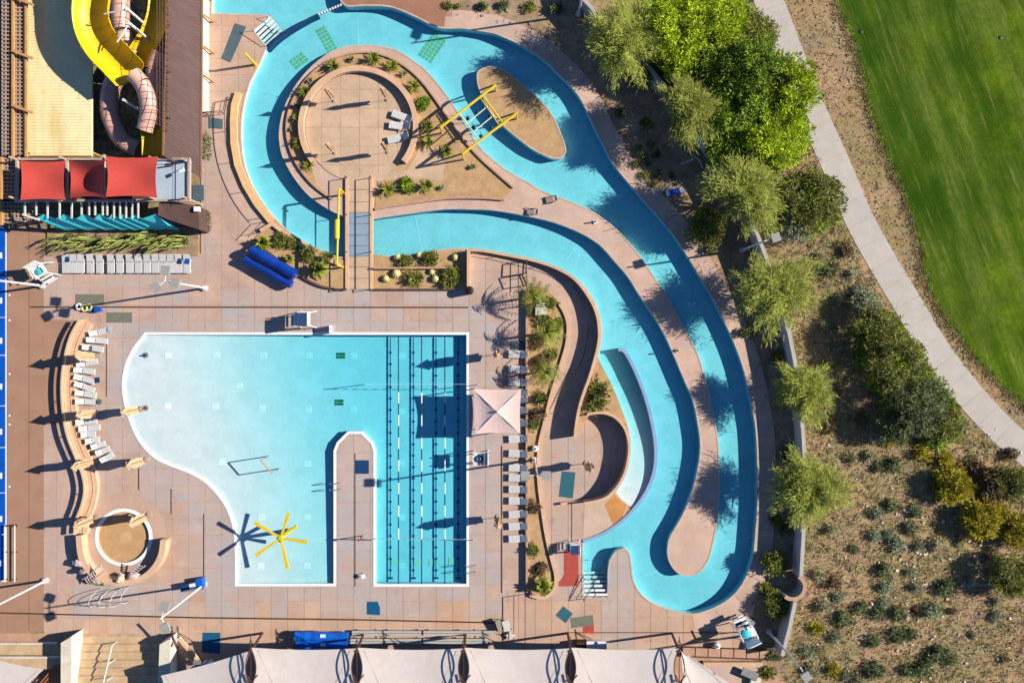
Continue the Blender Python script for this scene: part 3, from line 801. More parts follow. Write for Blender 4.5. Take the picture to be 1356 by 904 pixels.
# gravel strip between path and turf
# ------------------------------------------------------------------ footbridge
root = thing('footbridge', 'straight footbridge with dark railings crossing the lazy river to the island patio', 'bridge', (*xy((476,312)), 0))
for i, (a, b) in enumerate(zip([236,252,268,282,297,312,326,340,354,369], [251.4,267.4,281.4,296.4,311.4,325.4,339.4,353.4,368.4,383])):
    MB().prism(xys([(462,a),(490,a),(490,b),(462,b)]), -0.12, 0.14).build('deck_panel', M['bridge_grey' if 280 <= a < 340 else 'patio'], root)
for x in (460, 492):
    MB().prism(xys([(x-2,235),(x+2,235),(x+2,384),(x-2,384)]), -0.1, 0.2).build('curb', M['stucco'], root)
    rl = MB().rod(tuple(xy((x,236)))+(1.05,), tuple(xy((x,384)))+(1.05,), 0.04)
    for y in range(236, 385, 49): rl.rod(tuple(xy((x,y)))+(0.15,), tuple(xy((x,y)))+(1.05,), 0.035)
    rl.build('railing', M['brown_metal'], root)

# ------------------------------------------------------------------ railings
def railing(label, px, h, m='black_metal', r=0.03, post=1.5, mid=1, name='railing', end=False, topref=False):
    pts = [(p.x, p.y) for p in WW(px, h if topref else 0)]
    pts = resample(pts, 0.3)
    root = thing(name, label, 'railing', (*pts[len(pts)//2], 0))
    MB().tube([(x, y, h) for x, y in pts], r, 6).build('handrail', M[m], root)
    for k in range(mid):
        z = h*(k+1)/(mid+1)
        MB().tube([(x, y, z) for x, y in pts], r*0.6, 5).build('mid_rail', M[m], root)
    st = max(1, round(post/0.3))
    for i in range(0, len(pts), st): MB().rod((*pts[i], 0), (*pts[i], h), r).build('post', M[m], root)
    return root
railing('curved black handrail of the concrete ramp west of the river', spline([(305,132),(302,150),(302,170),(304,195),(310,222),(322,252),(338,278),(352,294)], 5), 0.85, mid=0, post=3)
railing('short black handrail closing the foot of the west ramp by the blue tarp rolls', [(352,294),(341,306),(330,318)], 0.85, mid=0)
railing('curved black handrail along the pink ramp under the tall river wall', spline([(624,336),(660,342),(697,350),(732,360),(752,372),(761,382),(769,396),(775,414),(778,436),(776,453),(771,474),(758,502),(744,531),(733,556)], 4), 0.5, mid=0, post=2.1)
railing('low black fence of the pool gate at the south end of the palm planter', [(695,786),(695,858)], 1.25, post=5)
railing('short black handrail beside the red mat at the river steps', [(772,792),(792,757),(802,740)], 0.8, post=2)
railing('black handrail with square frame near the top of the curved ramp', [(697,346),(697,384)], 0.9, post=1.4)
railing('short dark handrail on the landing above the raft steps', [(276,152),(300,151),(304,131)], 0.9)
def frame_stand(label, px, h, cat='frame'):
    a, b = xy(px[0]), xy(px[1])
    root = thing('gate_frame', label, cat, (*a, 0))
    MB().rod((*a, 0), (*a, h), 0.05).build('post', M['black_metal'], root); MB().rod((*b, 0), (*b, h), 0.05).build('post', M['black_metal'], root)
    MB().rod((*a, h), (*b, h), 0.05).build('top_bar', M['black_metal'], root); MB().rod((*a, 0.15), (*b, 0.15), 0.04).build('bottom_bar', M['black_metal'], root)
frame_stand('upright open black gate frame, northern one of two at the palm planter head', [(697,346),(696,362)], 1.35)
frame_stand('open black gate frame standing aslant beside the palm tree at the planter head', [(691,364),(697,378)], 1.3)

# ------------------------------------------------------------------ slide tower, north west
def P(px, py, z): return W(px, py, z)
sheet_px('slide_pit', [(0,-60),(232,-60),(232,262),(60,300),(0,300)], 0.01, 'dark_soil')
# cream metal roof with ribs
root = thing('cream_roof', 'long cream ribbed metal roof stained orange beside the yellow water slide', 'roof', (*xy((90,90)), 0))
zr = 2.4
a, b = P(37,-70,zr), P(122,-70,zr); c, d = P(122,207,zr), P(37,207,zr)
MB().prism([(q.x, q.y) for q in (a, b, c, d)], zr-0.15, zr).build('roof_deck', M['cream_roof'], root)
rb = MB()
for y in range(-66, 207, 4): rb.beam(P(37.5,y,zr+0.012), P(121.5,y,zr+0.012), 0.05, 0.03)
rb.build('roof_ribs', M['cream_roof'], root, kind='stuff')
MB().beam(P(37,207,zr-.05), P(122,207,zr-.05), 0.12, 0.3).build('edge_beam', M['tan_steel'], root)
MB().beam(P(36,-70,zr-.05), P(36,208,zr-.05), 0.14, 0.3).build('edge_beam', M['tan_steel'], root)
for x, y in ((40,10),(40,200),(118,10),(118,200)):
    p = P(x,y,zr); MB().rod((p.x,p.y,0), (p.x,p.y,zr-.16), .1).build('post', M['tan_steel'], root)
# lattice trellis at the west edge
def trellis(label, x0, x1, y0, y1, z, beams, cross, ext=0):
    root = thing('trellis', label, 'trellis', (*xy(((x0+x1)/2, (y0+y1)/2)), 0))
    lb = MB()
    x = x0
    while x <= x1: lb.beam(P(x,y0,z), P(x,y1,z), 0.13, 0.06); x += 4.6
    y = y0
    while y <= y1: lb.beam(P(x0,y,z+.065), P(x1,y,z+.065), 0.13, 0.06); y += 5.2
    lb.build('lattice', mat('lattice_grey', lin(190,160,136), 0.7, 0.1, 2) if 'lattice_grey' not in M else M['lattice_grey'], root, kind='stuff')
    for x in beams: MB().beam(P(x,y0-2,z+.2), P(x,y1+2,z+.2), 0.2, 0.2).build('beam', M['tan_steel'], root)
    for y in cross: MB().beam(P(x0+13,y-5,z+.42), P(x1+ext,y+6,z+.42), 0.22, 0.2).build('cross_beam', M['tan_steel'], root)
    for x in (x0+1, x1-1):
        for y in (y0+20, y1-5):
            p = P(x,y,z); MB().rod((p.x,p.y,0), (p.x,p.y,z), .09).build('post', M['brown_metal'], root)
trellis('tall grey lattice trellis with tan cross beams at the west end of the cream roof', 3, 34, -62, 206, 3.0, (17.5, 35), (1, 72, 144), 10)
trellis('smaller lattice trellis beside the red shade sails of the slide tower', 1, 25, 210, 262, 2.8, (2, 25), ())
trellis('low lattice trellis below the slide tower in its shade', 1, 44, 268, 296, 1.6, (2,), ())
MB().prism([(p.x,p.y) for p in WW([(-60,-60),(1,-60),(-4,80),(-8,300),(-60,300)], 2)], 0, 2.0).build('west_building', M['navy'])
tag(bpy.data.objects['west_building'], 'dark navy building edge at the far west behind the lattice trellis', 'building')
# brown sloping metal roof
root = thing('brown_roof', 'long dark brown sloping metal roof between the slides and the river deck', 'roof', (*xy((245,120)), 0))
def slope(x): return 3.9+(x-222)*(-1.9)/46
q = [P(224,-70,3.9), P(268,-70,2.0), P(266,236,2.0), P(216,206,3.9)]
mb = MB().face(q).face([p-Vector((0,0,.15)) for p in q][::-1])
for i in range(4): mb.face([q[i]-Vector((0,0,.15)), q[(i+1)%4]-Vector((0,0,.15)), q[(i+1)%4], q[i]])
mb.build('roof_deck', M['brown_roof'], root)
seams = MB()
for i in range(68):
    t = i/68
    seams.beam(q[0].lerp(q[3], t)+Vector((0,0,.02)), q[1].lerp(q[2], t)+Vector((0,0,.02)), 0.05, 0.04)
seams.build('roof_seams', M['brown_roof'], root, kind='stuff')
MB().beam(q[1], q[2], 0.14, 0.22).build('fascia', mat('brown_trim', lin(150,110,84), 0.7, 0.1, 1), root)
MB().beam(q[0], q[3], 0.14, 0.22).build('fascia', M['brown_trim'], root)
wx = [tuple(xy((x,y))) for x, y in ((262,-60),(262,160),(265,160),(265,-60))]
root = thing('east_wall', 'sunlit cream wall with slanting buttresses under the brown metal roof', 'wall', (*xy((268,70)), 0))
q1, q2 = xy((277,-60)), xy((277,148))
MB().face([(q1[0],q1[1],0),(q2[0],q2[1],0),(P(268,148,1.75)),(P(268,-60,1.75))]).prism(xys([(262,-60),(276.5,-60),(276.5,148),(262,148)]), 0, 0.02).build('wall_body', M['cream_wall'], root)
for y in (-10, 20, 62, 100):
    MB().beam((*xy((283,y+9)),0.02), P(270,y,1.9), 0.1, 0.16).build('buttress', M['tan_steel'], root)

# water slides
def flume(mb, path, r, w0=200, w1=340, n=9, thick=0.06, banks=None):
    # open trough along a 3-D path; angles measured in the cross-section plane (270 = straight down)
    rings = []
    m = len(path); path = [Vector(p) for p in path]
    for i, p in enumerate(path):
        t = (path[min(i+1,m-1)]-path[max(i-1,0)]).normalized()
        u = t.cross(Vector((0,0,1))).normalized(); v = u.cross(t)
        bk = R(banks[i]) if banks else 0
        row = []
        for rr in (r, r-thick):
            for k in range(n):
                a = R(w0+(w1-w0)*k/(n-1))+bk
                row.append(p+(u*math.cos(a)+v*math.sin(a))*rr)
        b = len(mb.v); mb.v += row; rings.append(b)
    for a, b in zip(rings, rings[1:]):
        for k in range(n-1):
            mb.f.append((a+k, a+k+1, b+k+1, b+k)); mb.f.append((a+n+k, b+n+k, b+n+k+1, a+n+k+1))
        mb.f.append((a, b, b+n, a+n)); mb.f.append((a+n-1, a+2*n-1, b+2*n-1, b+n-1))
    for e in (rings[0], rings[-1]):
        for k in range(n-1): mb.f.append((e+k, e+k+1, e+n+k+1, e+n+k))
    return mb
def path3(pts, n=5):
    out = spline(pts, n)
    return [P(x, y, z) for x, y, z in out]
root = thing('water_slide', 'upper water slide: broad bright yellow open flume curling into a pink tube', 'water slide', (*xy((150,60)), 0))
pA = path3([(122,-45,6.2),(120,-15,5.9),(117,12,5.6),(121,36,5.4),(133,58,5.2),(152,78,5.0),(170,97,4.8)], 5)
flume(MB(), pA, 1.62, 186, 354, 13).build('open_flume', M['yellow'], root, True)
for k in range(2, len(pA)-2, 4): flume(MB(), [pA[k], pA[k].lerp(pA[k+1], .09)], 1.68, 184, 356, 13, .16).build('joint_flange', M['yellow_frame'], root)
pt = path3([(176,98,4.6),(187,110,4.4),(194,126,4.1),(197,145,3.8),(195,160,3.5),(192,172,3.3)], 4)
for i in range(0, len(pt)-1, 4):
    seg = pt[i:i+5]; j = MB().tube(seg, 0.72, 16, False); j.tube([seg[-1]-(seg[-1]-seg[-2])*.15, seg[-1]+(seg[-1]-seg[-2])*.1], 0.78, 16, False)
    j.build('tube_section', M['pink_tube'], root, True)
flume(MB(), path3([(199,170,3.1),(201,185,2.9),(201,207,2.6)], 4), 0.95, 180, 360, 11).build('exit_flume', M['yellow'], root, True)
for (x, y), (ax, ay), h in (((168,12),(138,19),6.2), ((171,31),(155,56),5.9), ((163,132),(184,146),3.9)):
    bx = xy((678+(x-678)*.93, 452+(y-452)*.93))
    po = MB().rod((*bx, 0), P(x,y,h), 0.13, 10); po.rod(P(x,y,h-.1), P(ax,ay,h-.5), 0.07); po.rod(P(x,y,h-.8), P(ax,ay,h-.9), 0.05)
    po.build('support_column', M['white'], root)
root = thing('water_slide', 'lower water slide: looping pink tube under the yellow flume, ending in an olive yellow flume', 'water slide', (*xy((200,60)), 0))
flume(MB(), path3([(214,-45,3.4),(212,-10,3.2),(208,22,3.0),(197,48,2.8),(182,72,2.5),(172,88,2.4)], 5), 1.1, 186, 354, 11).build('open_flume', M['yellow'], root, True)
for pts in ([(172,88,2.2),(155,102,2.0),(146,122,1.8),(145,148,1.6),(152,170,1.4),(164,188,1.2),(184,198,1.0)], [(214,70,2.6),(205,92,2.3),(209,112,2.0),(206,140,1.7),(208,166,1.4),(198,190,1.1)], [(158,-40,2.4),(160,0,2.2),(160,30,1.9),(166,56,1.5),(178,76,1.3)]):
    pt = path3(pts, 4)
    for i in range(0, len(pt)-1, 4):
        seg = pt[i:i+5]; j = MB().tube(seg, 0.78, 14, False); j.tube([seg[-1]-(seg[-1]-seg[-2])*.15, seg[-1]+(seg[-1]-seg[-2])*.1], 0.84, 14, False)
        j.build('tube_section', M['pink_tube'], root, True)
# climbing net / lattice screen that throws the grid of shade on the tubes
root = thing('lattice_screen', 'tall vertical lattice screen along the west edge of the brown roof', 'screen', (*xy((233,70)), 0))
lb = MB(); x = 248
for k in range(32):
    y = -60+k*8; lb.rod((*xy((x,y)),3.9), (*xy((x,y)),6.2), 0.028, 4)
for k in range(5): lb.rod((*xy((x,-60)),4.0+k*.54), (*xy((x,190)),4.0+k*.54), 0.028, 4)
for k in range(6): lb.rod((*xy((x,-60+k*58)),0), (*xy((x,-60+k*58)),4.0), 0.08, 6)
lb.build('lattice', M['brown_metal'], root, kind='stuff')

# slide tower deck
root = thing('slide_tower', 'raised slide tower deck with a brown frame, pale platform, rafters and teal pleated screen', 'tower', (*xy((150,250)), 0))
zt = 3.2
def pl(px, z0, z1, name, m, r=root): return MB().prism([(p.x,p.y) for p in WW(px, z1)], z0, z1, True).build(name, M[m], r)
pl([(24,212),(206,212),(206,264),(24,264)], zt-.2, zt, 'deck', 'brown_metal')
pl([(206,211),(228,211),(228,264),(206,264)], zt-.18, zt+.02, 'platform_panel', 'platform')
pl([(229,215),(247,213),(247,264),(229,264)], zt-.18, zt+.02, 'platform_panel', 'platform')
for a, b in (((20,211),(252,211)), ((20,265.5),(252,265.5)), ((251,211),(251,265)), ((23,211),(23,265)), ((89,211),(89,265)), ((138,205),(138,265))):
    MB().beam(P(*a,zt+.12), P(*b,zt+.12), 0.2, 0.28).build('frame_beam', M['grey_tan'], root)
for x, y in ((24,212),(24,264),(89,212),(89,264),(206,212),(206,264),(248,214),(248,263)):
    p = P(x,y,zt); MB().rod((p.x,p.y,0), (p.x,p.y,zt+1.2), .1).build('post', M['grey_tan'], root)
for x in (33,48,63,79,95,108,118,126,136,142,151,159,167,175,183):
    MB().beam(P(x,266,zt), P(x,289 if x % 2 else 285,zt-.5), 0.12, 0.14).build('rafter', M['offwhite'], root)
n = 8
xs = [40,66,93,117,136,150,163,180]; 
for i in range(len(xs)):
    x = xs[i]; nx = xs[i+1] if i+1 < len(xs) else 222
    tp, tv, tn = P(x+8,289.5,2.7), P((x+nx)/2+5,283.5,2.9), P(nx+8,289.5,2.7)
    bp, bv, bn = P(x+38,303,1.0), P((x+nx)/2+36,305,0.8), P(min(nx+38,232),303,1.0)
    if i == len(xs)-1: tn, bn = P(222,298,2.3), P(236,302,1.5)
    MB().face([tp, tv, bv, bp]).face([tv, tn, bn, bv]).build('teal_pleat', M['teal'], root)
MB().beam(P(30,284,2.9), P(52,291,2.7), 0.16, 0.2).build('edge_beam', M['offwhite'], root)
q = [P(211,263,3.1), P(262,273,2.6), P(264,304,2.2), P(226,292,2.7), P(209,285,3.0)]
mb = MB().face(q[::-1])
for i in range(5): a, b = q[i], q[(i+1)%5]; mb.face([a, b, Vector((b.x,b.y,0)), Vector((a.x,a.y,0))])
mb.build('brown_housing', M['brown_roof'], root)
MB().box(P(261,277,2.75), (.5,.45,.3)).build('lamp_box', M['white'], root)
mb = MB().rod(P(243,222,zt), P(240,226,zt+1), .03).box(P(241,226,zt+1), (.5,.3,.06), .4)
mb.build('viewer_stand', M['white'], root)
MB().rod(P(250,211,zt+1), P(250,265,zt+1), .03).rod(P(206,211,zt+1), P(250,211,zt+1), .03).build('guard_rail', M['steel'], root)
# shade sails over the tower
def sail(name, label, corners, sag, m, n=10, edge=0.06, cat='shade sail'):
    a, b, c, d = [P(*p) for p in corners]
    mb = MB(); b0 = len(mb.v)
    for side in (0, -0.03):
        for i in range(n+1):
            for j in range(n+1):
                u, v = i/n, j/n
                # edges bow inwards, the middle sags
                uu = 0.5+(u-.5)*(1-edge*math.sin(math.pi*v)); vv = 0.5+(v-.5)*(1-edge*math.sin(math.pi*u))
                p = a*(1-uu)*(1-vv)+b*uu*(1-vv)+c*uu*vv+d*(1-uu)*vv
                mb.v.append(p+Vector((0,0,side-sag*math.sin(math.pi*u)*math.sin(math.pi*v))))
    w_ = n+1
    for s_ in (0, 1):
        o = s_*w_*w_
        for i in range(n):
            for j in range(n):
                f = (o+i*w_+j, o+i*w_+j+1, o+(i+1)*w_+j+1, o+(i+1)*w_+j)
                mb.f.append(f if s_ else f[::-1])
    ob = mb.build(name, M[m], None, True, at=(a+b+c+d)/4)
    return tag(ob, label, cat)
sail('shade_sail', 'westmost of the three red shade sails on the slide tower', [(27,213,4.6),(86,213,4.4),(86,265,4.4),(27,265,4.6)], 0.25, 'red_cloth')
sail('shade_sail', 'narrow darker red shade sail tilted between the two wider ones', [(91,213,4.2),(139,211,5.6),(138,262,5.8),(92,263,4.0)], 0.7, 'red_cloth', edge=.1)
sail('shade_sail', 'widest and highest red shade sail, next to the pale platform', [(140,207,5.2),(209,207,5.0),(208,262,5.0),(140,261,5.2)], 0.3, 'red_cloth', edge=.08)

# ------------------------------------------------------------------ closed umbrellas
def make_umbrella(name, label, m, hgt=3.9):
    r = thing(name, label, 'umbrella')
    MB().disc((0,0), 0.3, 0.0, 0.1, 12).build('base', M['grey_tan'], r)
    MB().rod((0,0,.1), (0,0,hgt), 0.035).build('pole', M['tan_steel'], r)
    mb = MB(); n = 12; prof = [(0.34,1.1),(0.42,1.5),(0.40,2.2),(0.36,2.8),(0.33,hgt*.78),(0.44,hgt*.8),(0.03,hgt-.05)]
    rings = []
    for q, (rr, z) in enumerate(prof):
        b = len(mb.v); rings.append(b)
        for k in range(n):
            a = 2*math.pi*k/n; f = rr*(1.3 if k % 2 else 0.5)*rnd.uniform(.75, 1.2)
            mb.v.append(Vector((f*math.cos(a), f*math.sin(a), z+(rnd.uniform(-.12,.12) if q == 0 else 0))))
    for a, b in zip(rings, rings[1:]):
        for k in range(n): mb.f.append((a+k, a+(k+1)%n, b+(k+1)%n, b+k))
    mb.f.append(tuple(rings[-1]+k for k in range(n)))
    mb.build('folded_canopy', M[m], r)
    MB().lathe((0,0,hgt-.08), [(0.05,0),(0.06,.06),(0.01,.16)], 8).build('finial', M['tan_steel'], r)
    return Proto(r)
u1 = make_umbrella('closed_umbrella', 'x', 'umbrella_cloth', 4.1)
UMB = [((131,471),'folded cream umbrella standing among the loungers at the upper bend of the serpentine wall'),
 ((132,545),'folded cream umbrella behind the middle of the lounger rows at the serpentine wall'),
 ((188,541),'folded cream umbrella on the very edge of the beach entry of the pool'),
 ((126,610),'folded cream umbrella at the lower end of the lounger rows, on the serpentine wall'),
 ((195,608),'folded cream umbrella on the open deck near the slanting pool edge'),
 ((129,684),'folded cream umbrella between the serpentine wall and the round wading pool'),
 ((198,681),'folded cream umbrella on the north east rim of the round wading pool'),
 ((659,469),'folded cream umbrella between the lap lanes and the palms, north of the pink canopy'),
 ((660,684),'folded cream umbrella between lap lanes and loungers, south of the life ring stand'),
 ((777,613),'folded cream umbrella in the small round court by the crescent wall')]
for p, l in UMB: u1.put((*xy(p), 0.0), rnd.uniform(0, 3), l, 'folded cream umbrellas round the pool', (.84,.84,.97))
u2 = make_umbrella('closed_umbrella', 'x', 'umbrella_cloth', 3.6)
for p, l in (((513,133),'folded umbrella on the north east part of the circular patio'),((443,134),'folded umbrella on the north west part of the circular patio'),
             ((514,202),'folded umbrella on the south east part of the circular patio'),((444,203),'folded umbrella on the south west part of the circular patio, by the footbridge')):
    u2.put((*xy(p), 0.055), rnd.uniform(0, 3), l, 'folded umbrellas on the round patio', (0.45,0.45,1))

# ------------------------------------------------------------------ loungers
def make_lounger(name, label, back_m, seat_m, L=1.55, up=0.45):
    r = thing(name, label, 'lounger')
    f = MB()
    for s in (-.32, .32): f.rod((-0.25,s,.3), (L-.25,s,.3), .025, 6)
    f.rod((L-.25,-.32,.3), (L-.25,.32,.3), .025, 6).rod((-.25,-.32,.3), (-.25,.32,.3), .025, 6).build('frame', M['white'], r)
    for x in (-.1, L-.4):
        for s in (-.3, .3): MB().rod((x,s,0), (x,s,.3), .025, 6).build('leg', M['white'], r)
    n = 6; q = MB()
    for k in range(n): q.box((.05+(L-.32)*(k+.5)/n, 0, .33), ((L-.32)/n-.02, .6, .03))
    q.build('seat_sling', M[seat_m], r)
    th = math.asin(min(1, up/.75)); q = MB()
    for k in range(4):
        d = .75*(k+.5)/4; q.box((-d*math.cos(th), 0, .34+d*math.sin(th)), (.17, .6, .03), 0, 0, th)
    q.build('back_sling', M[back_m], r)
    return Proto(r)
lw = make_lounger('pool_lounger', 'x', 'white_sling', 'white_sling', 1.5, .42)
LEFT = [((585,320),(655,305)),((570,362),(638,368)),((545,408),(610,415)),((510,503),(580,487)),((495,542),(560,548)),((495,587),(557,605)),((497,632),(563,658)),((503,680),(570,690)),((505,728),(565,730)),((507,850),(585,845)),((525,888),(605,885))]
LEFT = [(W(a[0]/4.52, 370+a[1]/4.52), W(b[0]/4.52, 370+b[1]/4.52)) for a, b in LEFT]
for a, b in (((525,110),(600,110)),((550,148),(625,135)),((585,180),(650,160)),((612,215),(680,190)),((638,258),(690,225))):
    LEFT.append((W(a[0]/4.52, 550+a[1]/4.52), W(b[0]/4.52, 550+b[1]/4.52)))
ORD = ['first','second','third','fourth','fifth','sixth','seventh','eighth','ninth','tenth','eleventh','twelfth','thirteenth','fourteenth','fifteenth','sixteenth']
for i, (a, b) in enumerate(LEFT):
    d = b-a; rz = math.atan2(d.y, d.x)
    lw.put(a+Vector((0.15*math.cos(rz), 0.15*math.sin(rz), 0)), rz+rnd.uniform(-.06,.06), 'white lounger before the serpentine wall, %s counting from the north end of the row' % ORD[i], 'white loungers along the serpentine wall', (.96, .8, 1) if i < 11 else (0.62, .8, 1))
lg = make_lounger('deck_lounger', 'x', 'grey_sling', 'white_sling', 1.35, .3)
RIGHT = [469,489,506,519.5,529,543,559,580,600,618.6,632,647,662,679,695,711.5]
SAY = ['under the slate mat at the north end','second from the north','third from the north','just north of the pink canopy','half under the pink canopy, north edge','half under the pink canopy, middle','half under the pink canopy, south part','just south of the pink canopy','next south of the one below the canopy','level with the life ring stand','level with the light pole','second south of the light pole','in the middle of the southern group','third from the south end','second from the south end','at the south end']
for y, s in zip(RIGHT, SAY):
    lg.put((*xy((689,y)), 0), math.pi+rnd.uniform(-.08,.08), 'white and grey lounger by planter wall, %s' % s, 'loungers along the planter wall')
lp = make_lounger('deck_lounger', 'x', 'white_sling', 'white_sling', 1.7, .45)
for (p, q, s) in (((543,158),(520,150),'northmost of the three'),((540,169),(516,166),'middle one of the three'),((538,183),(520,187),'shortest and southmost of the three')):
    d = W(*q)-W(*p); lp.put((*xy((p[0]-4,p[1])), .055), math.atan2(d.y, d.x), 'white lounger on the circular patio, '+s, 'loungers on the round patio', (1, 1, 1) if 's of' not in s else (.75, 1, 1))
ls = make_lounger('stacked_lounger', 'x', 'white_sling', 'white_sling', 1.35, .12)
XS = [(385,425),(430,470),(475,515),(528,575),(585,630),(652,695),(706,750),(763,808),(815,860),(868,912),(918,960),(964,1005),(1009,1052),(1058,1096),(1104,1150)]
for i, (a, b) in enumerate(XS):
    ls.put((*xy(((a+b)/2/4.52, 354 if 0 else 347)), 0), -math.pi/2, 'flat white lounger in the straight row below the agave bed, %s from the west' % ORD[i], 'white loungers lined up below the agave bed', (.95, 1.05, 1))

# ------------------------------------------------------------------ light poles
def light_pole(label, base, h, heads, big=True):
    b = xy(base)
    r = thing('light_pole', label, 'light pole', (*b, 0))
    MB().disc(b, .28, 0, .25, 12).build('footing', M['offwhite'], r)
    MB().tube([(*b, .2), (*b, h)], [0.12, 0.07], 10).build('pole', M['offwhite'], r)
    for dx, dy in heads:
        MB().rod((*b, h-.25), (b[0]+dx*.7, b[1]+dy*.7, h-.15), .05, 6).build('arm', M['offwhite'], r)
        hd = MB().box((b[0]+dx*1.0, b[1]+dy*1.0, h-.1), (.75, .75, .2), math.atan2(dy, dx))
        ho = hd.build('lamp_head', mat('lamp_grey', lin(170,168,160), .6, .05, 2) if 'lamp_grey' not in M else M['lamp_grey'], r)
    return r
light_pole('white light pole leaning over the row of flat loungers by the agave bed', (272,381.5), 8.6, [(-.7,-.5),(.1,.9),(.9,-.2)])
light_pole('white light pole with a blue boxed base near the south west deck drain', (270.5,773), 9.0, [(.3,.95),(.35,-.8)])
light_pole('white light pole rising from the west walk beside the blue covered pool', (57,378.5), 8.8, [(-1,0),(.5,.7)])
light_pole('white light pole south west of the round wading pool', (61,768), 8.8, [(-.7,.5),(.3,-.9)])
light_pole('tan light pole with two wide grey lamp heads in the palm planter', (707.5,608), 8.8, [(-1.0,0),(.75,0)])
light_pole('grey light pole outside the slanting end of the boundary wall', (1018,836), 8.0, [(.5,-.75)])
light_pole('light pole with grey lamp head beside the middle of the boundary wall', (983,331), 6.5, [(.95,.3)])
light_pole('light pole at the north end of the boundary wall, cut by the top edge', (766,19), 8.6, [(.3,.8)])

# ------------------------------------------------------------------ pink canopy and lifeguard things
root = thing('square_canopy', 'square pale pink four panel canopy between the lap lanes and the lounger row', 'canopy', (*xy((658,545)), 0))
zc = 2.75
ap_z = 3.15
cs = [P(626.5,515,zc), P(690,515,zc), P(689,574,zc), P(629,574,zc)]; ap = P(658,545,ap_z)
for i in range(4):
    a, b = cs[i], cs[(i+1)%4]; mb = MB(); n = 6
    rows_ = []
    for k in range(n+1):
        t = k/n; l, r_ = a.lerp(ap, t), b.lerp(ap, t); row = []
        for j in range(n+1):
            u = j/n; p = l.lerp(r_, u); p.z -= .14*math.sin(math.pi*u)*(1-t)+.12*math.sin(math.pi*t)
            if k == 0:
                mid = (cs[0]+cs[2])/2; p += (mid-p)*.03*math.sin(math.pi*u)
            row.append(len(mb.v)); mb.v.append(p)
        rows_.append(row)
    for k in range(n):
        for j in range(n): mb.f.append((rows_[k][j], rows_[k][j+1], rows_[k+1][j+1], rows_[k+1][j]))
    mb.build('canopy_panel', M['canopy'], root)
for c in cs:
    d = (ap-c); q = c+d*.06; MB().rod((q.x,q.y,0), (q.x,q.y,zc), .05).build('post', M['offwhite'], root)
for i in range(4): MB().rod(cs[i]-Vector((0,0,.06)), ap-Vector((0,0,.08)), .025).build('rafter', M['offwhite'], root)
MB().lathe(tuple(ap), [(.12,-.05),(.1,.1),(.02,.2)], 8).build('finial', M['grey_tan'], root)

def guard_chair(label, px, rz, seat_m='white', s=1.0, accent=None):
    r = thing('lifeguard_chair', label, 'lifeguard chair', (0, 0, 0))
    L = [(-.55,-.6),(-.55,.6),(.55,-.6),(.55,.6)]
    for x, y in L: MB().rod((x*1.15,y*1.15,0), (x*.7,y*.75,2.0 if x < 0 else 1.6), .045, 6).build('leg', M['white'], r)
    MB().box((0,0,1.5), (1.0,1.15,.08)).build('seat', M[seat_m], r)
    MB().box((-.48,0,2.0), (.08,1.1,.95), 0, 0, -.15).build('backrest', M[seat_m], r)
    for y in (-.55,.55): MB().box((0,y,1.85), (.9,.07,.06)).build('armrest', M[seat_m], r)
    for k in range(4): MB().box((.62+.08*(3-k),0,.3+.3*k), (.12,.9,.05)).build('step', M['white'], r)
    MB().box((.75,0,.9), (.5,1.0,.05)).build('foot_platform', M[seat_m], r)
    if accent: MB().lathe((.1,.1,1.62), [(.3,0),(.32,.05),(.12,.12)], 14).build('cushion', M[accent], r)
    r.location = (*xy(px), 0); r.rotation_euler = (0, 0, rz); r.scale = (s, s, s)
    return r
guard_chair('white lifeguard chair with black shadowed frame at the north edge of the swimming pool', (409,423), math.pi, s=1.15)
guard_chair('white lifeguard chair with teal cushion in the corner beyond the south end of the river', (982,829), R(115), s=1.25, accent='teal')
guard_chair('white lifeguard chair with a teal cloth at the west end of the flat lounger row', (66,361), R(-60), s=1.1, accent='teal')
guard_chair('white lifeguard chair beside the red mat at the river steps', (760,722), R(180), s=.8)
r = thing('life_ring_stand', 'white stand with a dark life ring at the east edge of the lap lanes', 'stand', (*xy((637,604)), 0))
b = W(637,604)
for dx, dy in ((-.7,-.55),(-.7,.55),(.7,-.55),(.7,.55)): MB().rod((b.x+dx,b.y+dy,0), (b.x+dx*.7,b.y+dy*.7,1.9), .05).build('leg', M['white'], r)
for k in range(4): MB().box((b.x-.55+.37*k,b.y,1.5), (.33,1.2,.06)).build('seat_slat', M['white'], r)
MB().box((b.x+.72,b.y,1.8), (.07,1.2,.6)).build('backrest', M['white'], r)
MB().tube([(b.x-.1+.28*math.cos(a*math.pi/8), b.y+.28*math.sin(a*math.pi/8), 1.6) for a in range(16)], .08, 8, closed=True).build('life_ring', M['navy'], r)
r = thing('rescue_board', 'small white rescue tube propped at the pool edge beside the north lifeguard chair', 'rescue tube', (*xy((440,436)), 0))
b = W(440,436)
MB().box((b.x,b.y,.55), (.28,.7,1.1), 0, .0, .2).build('float', M['white'], r); MB().rod((b.x+.1,b.y,.6), (b.x+.3,b.y+.1,1.3), .03).build('strap', M['black_metal'], r)

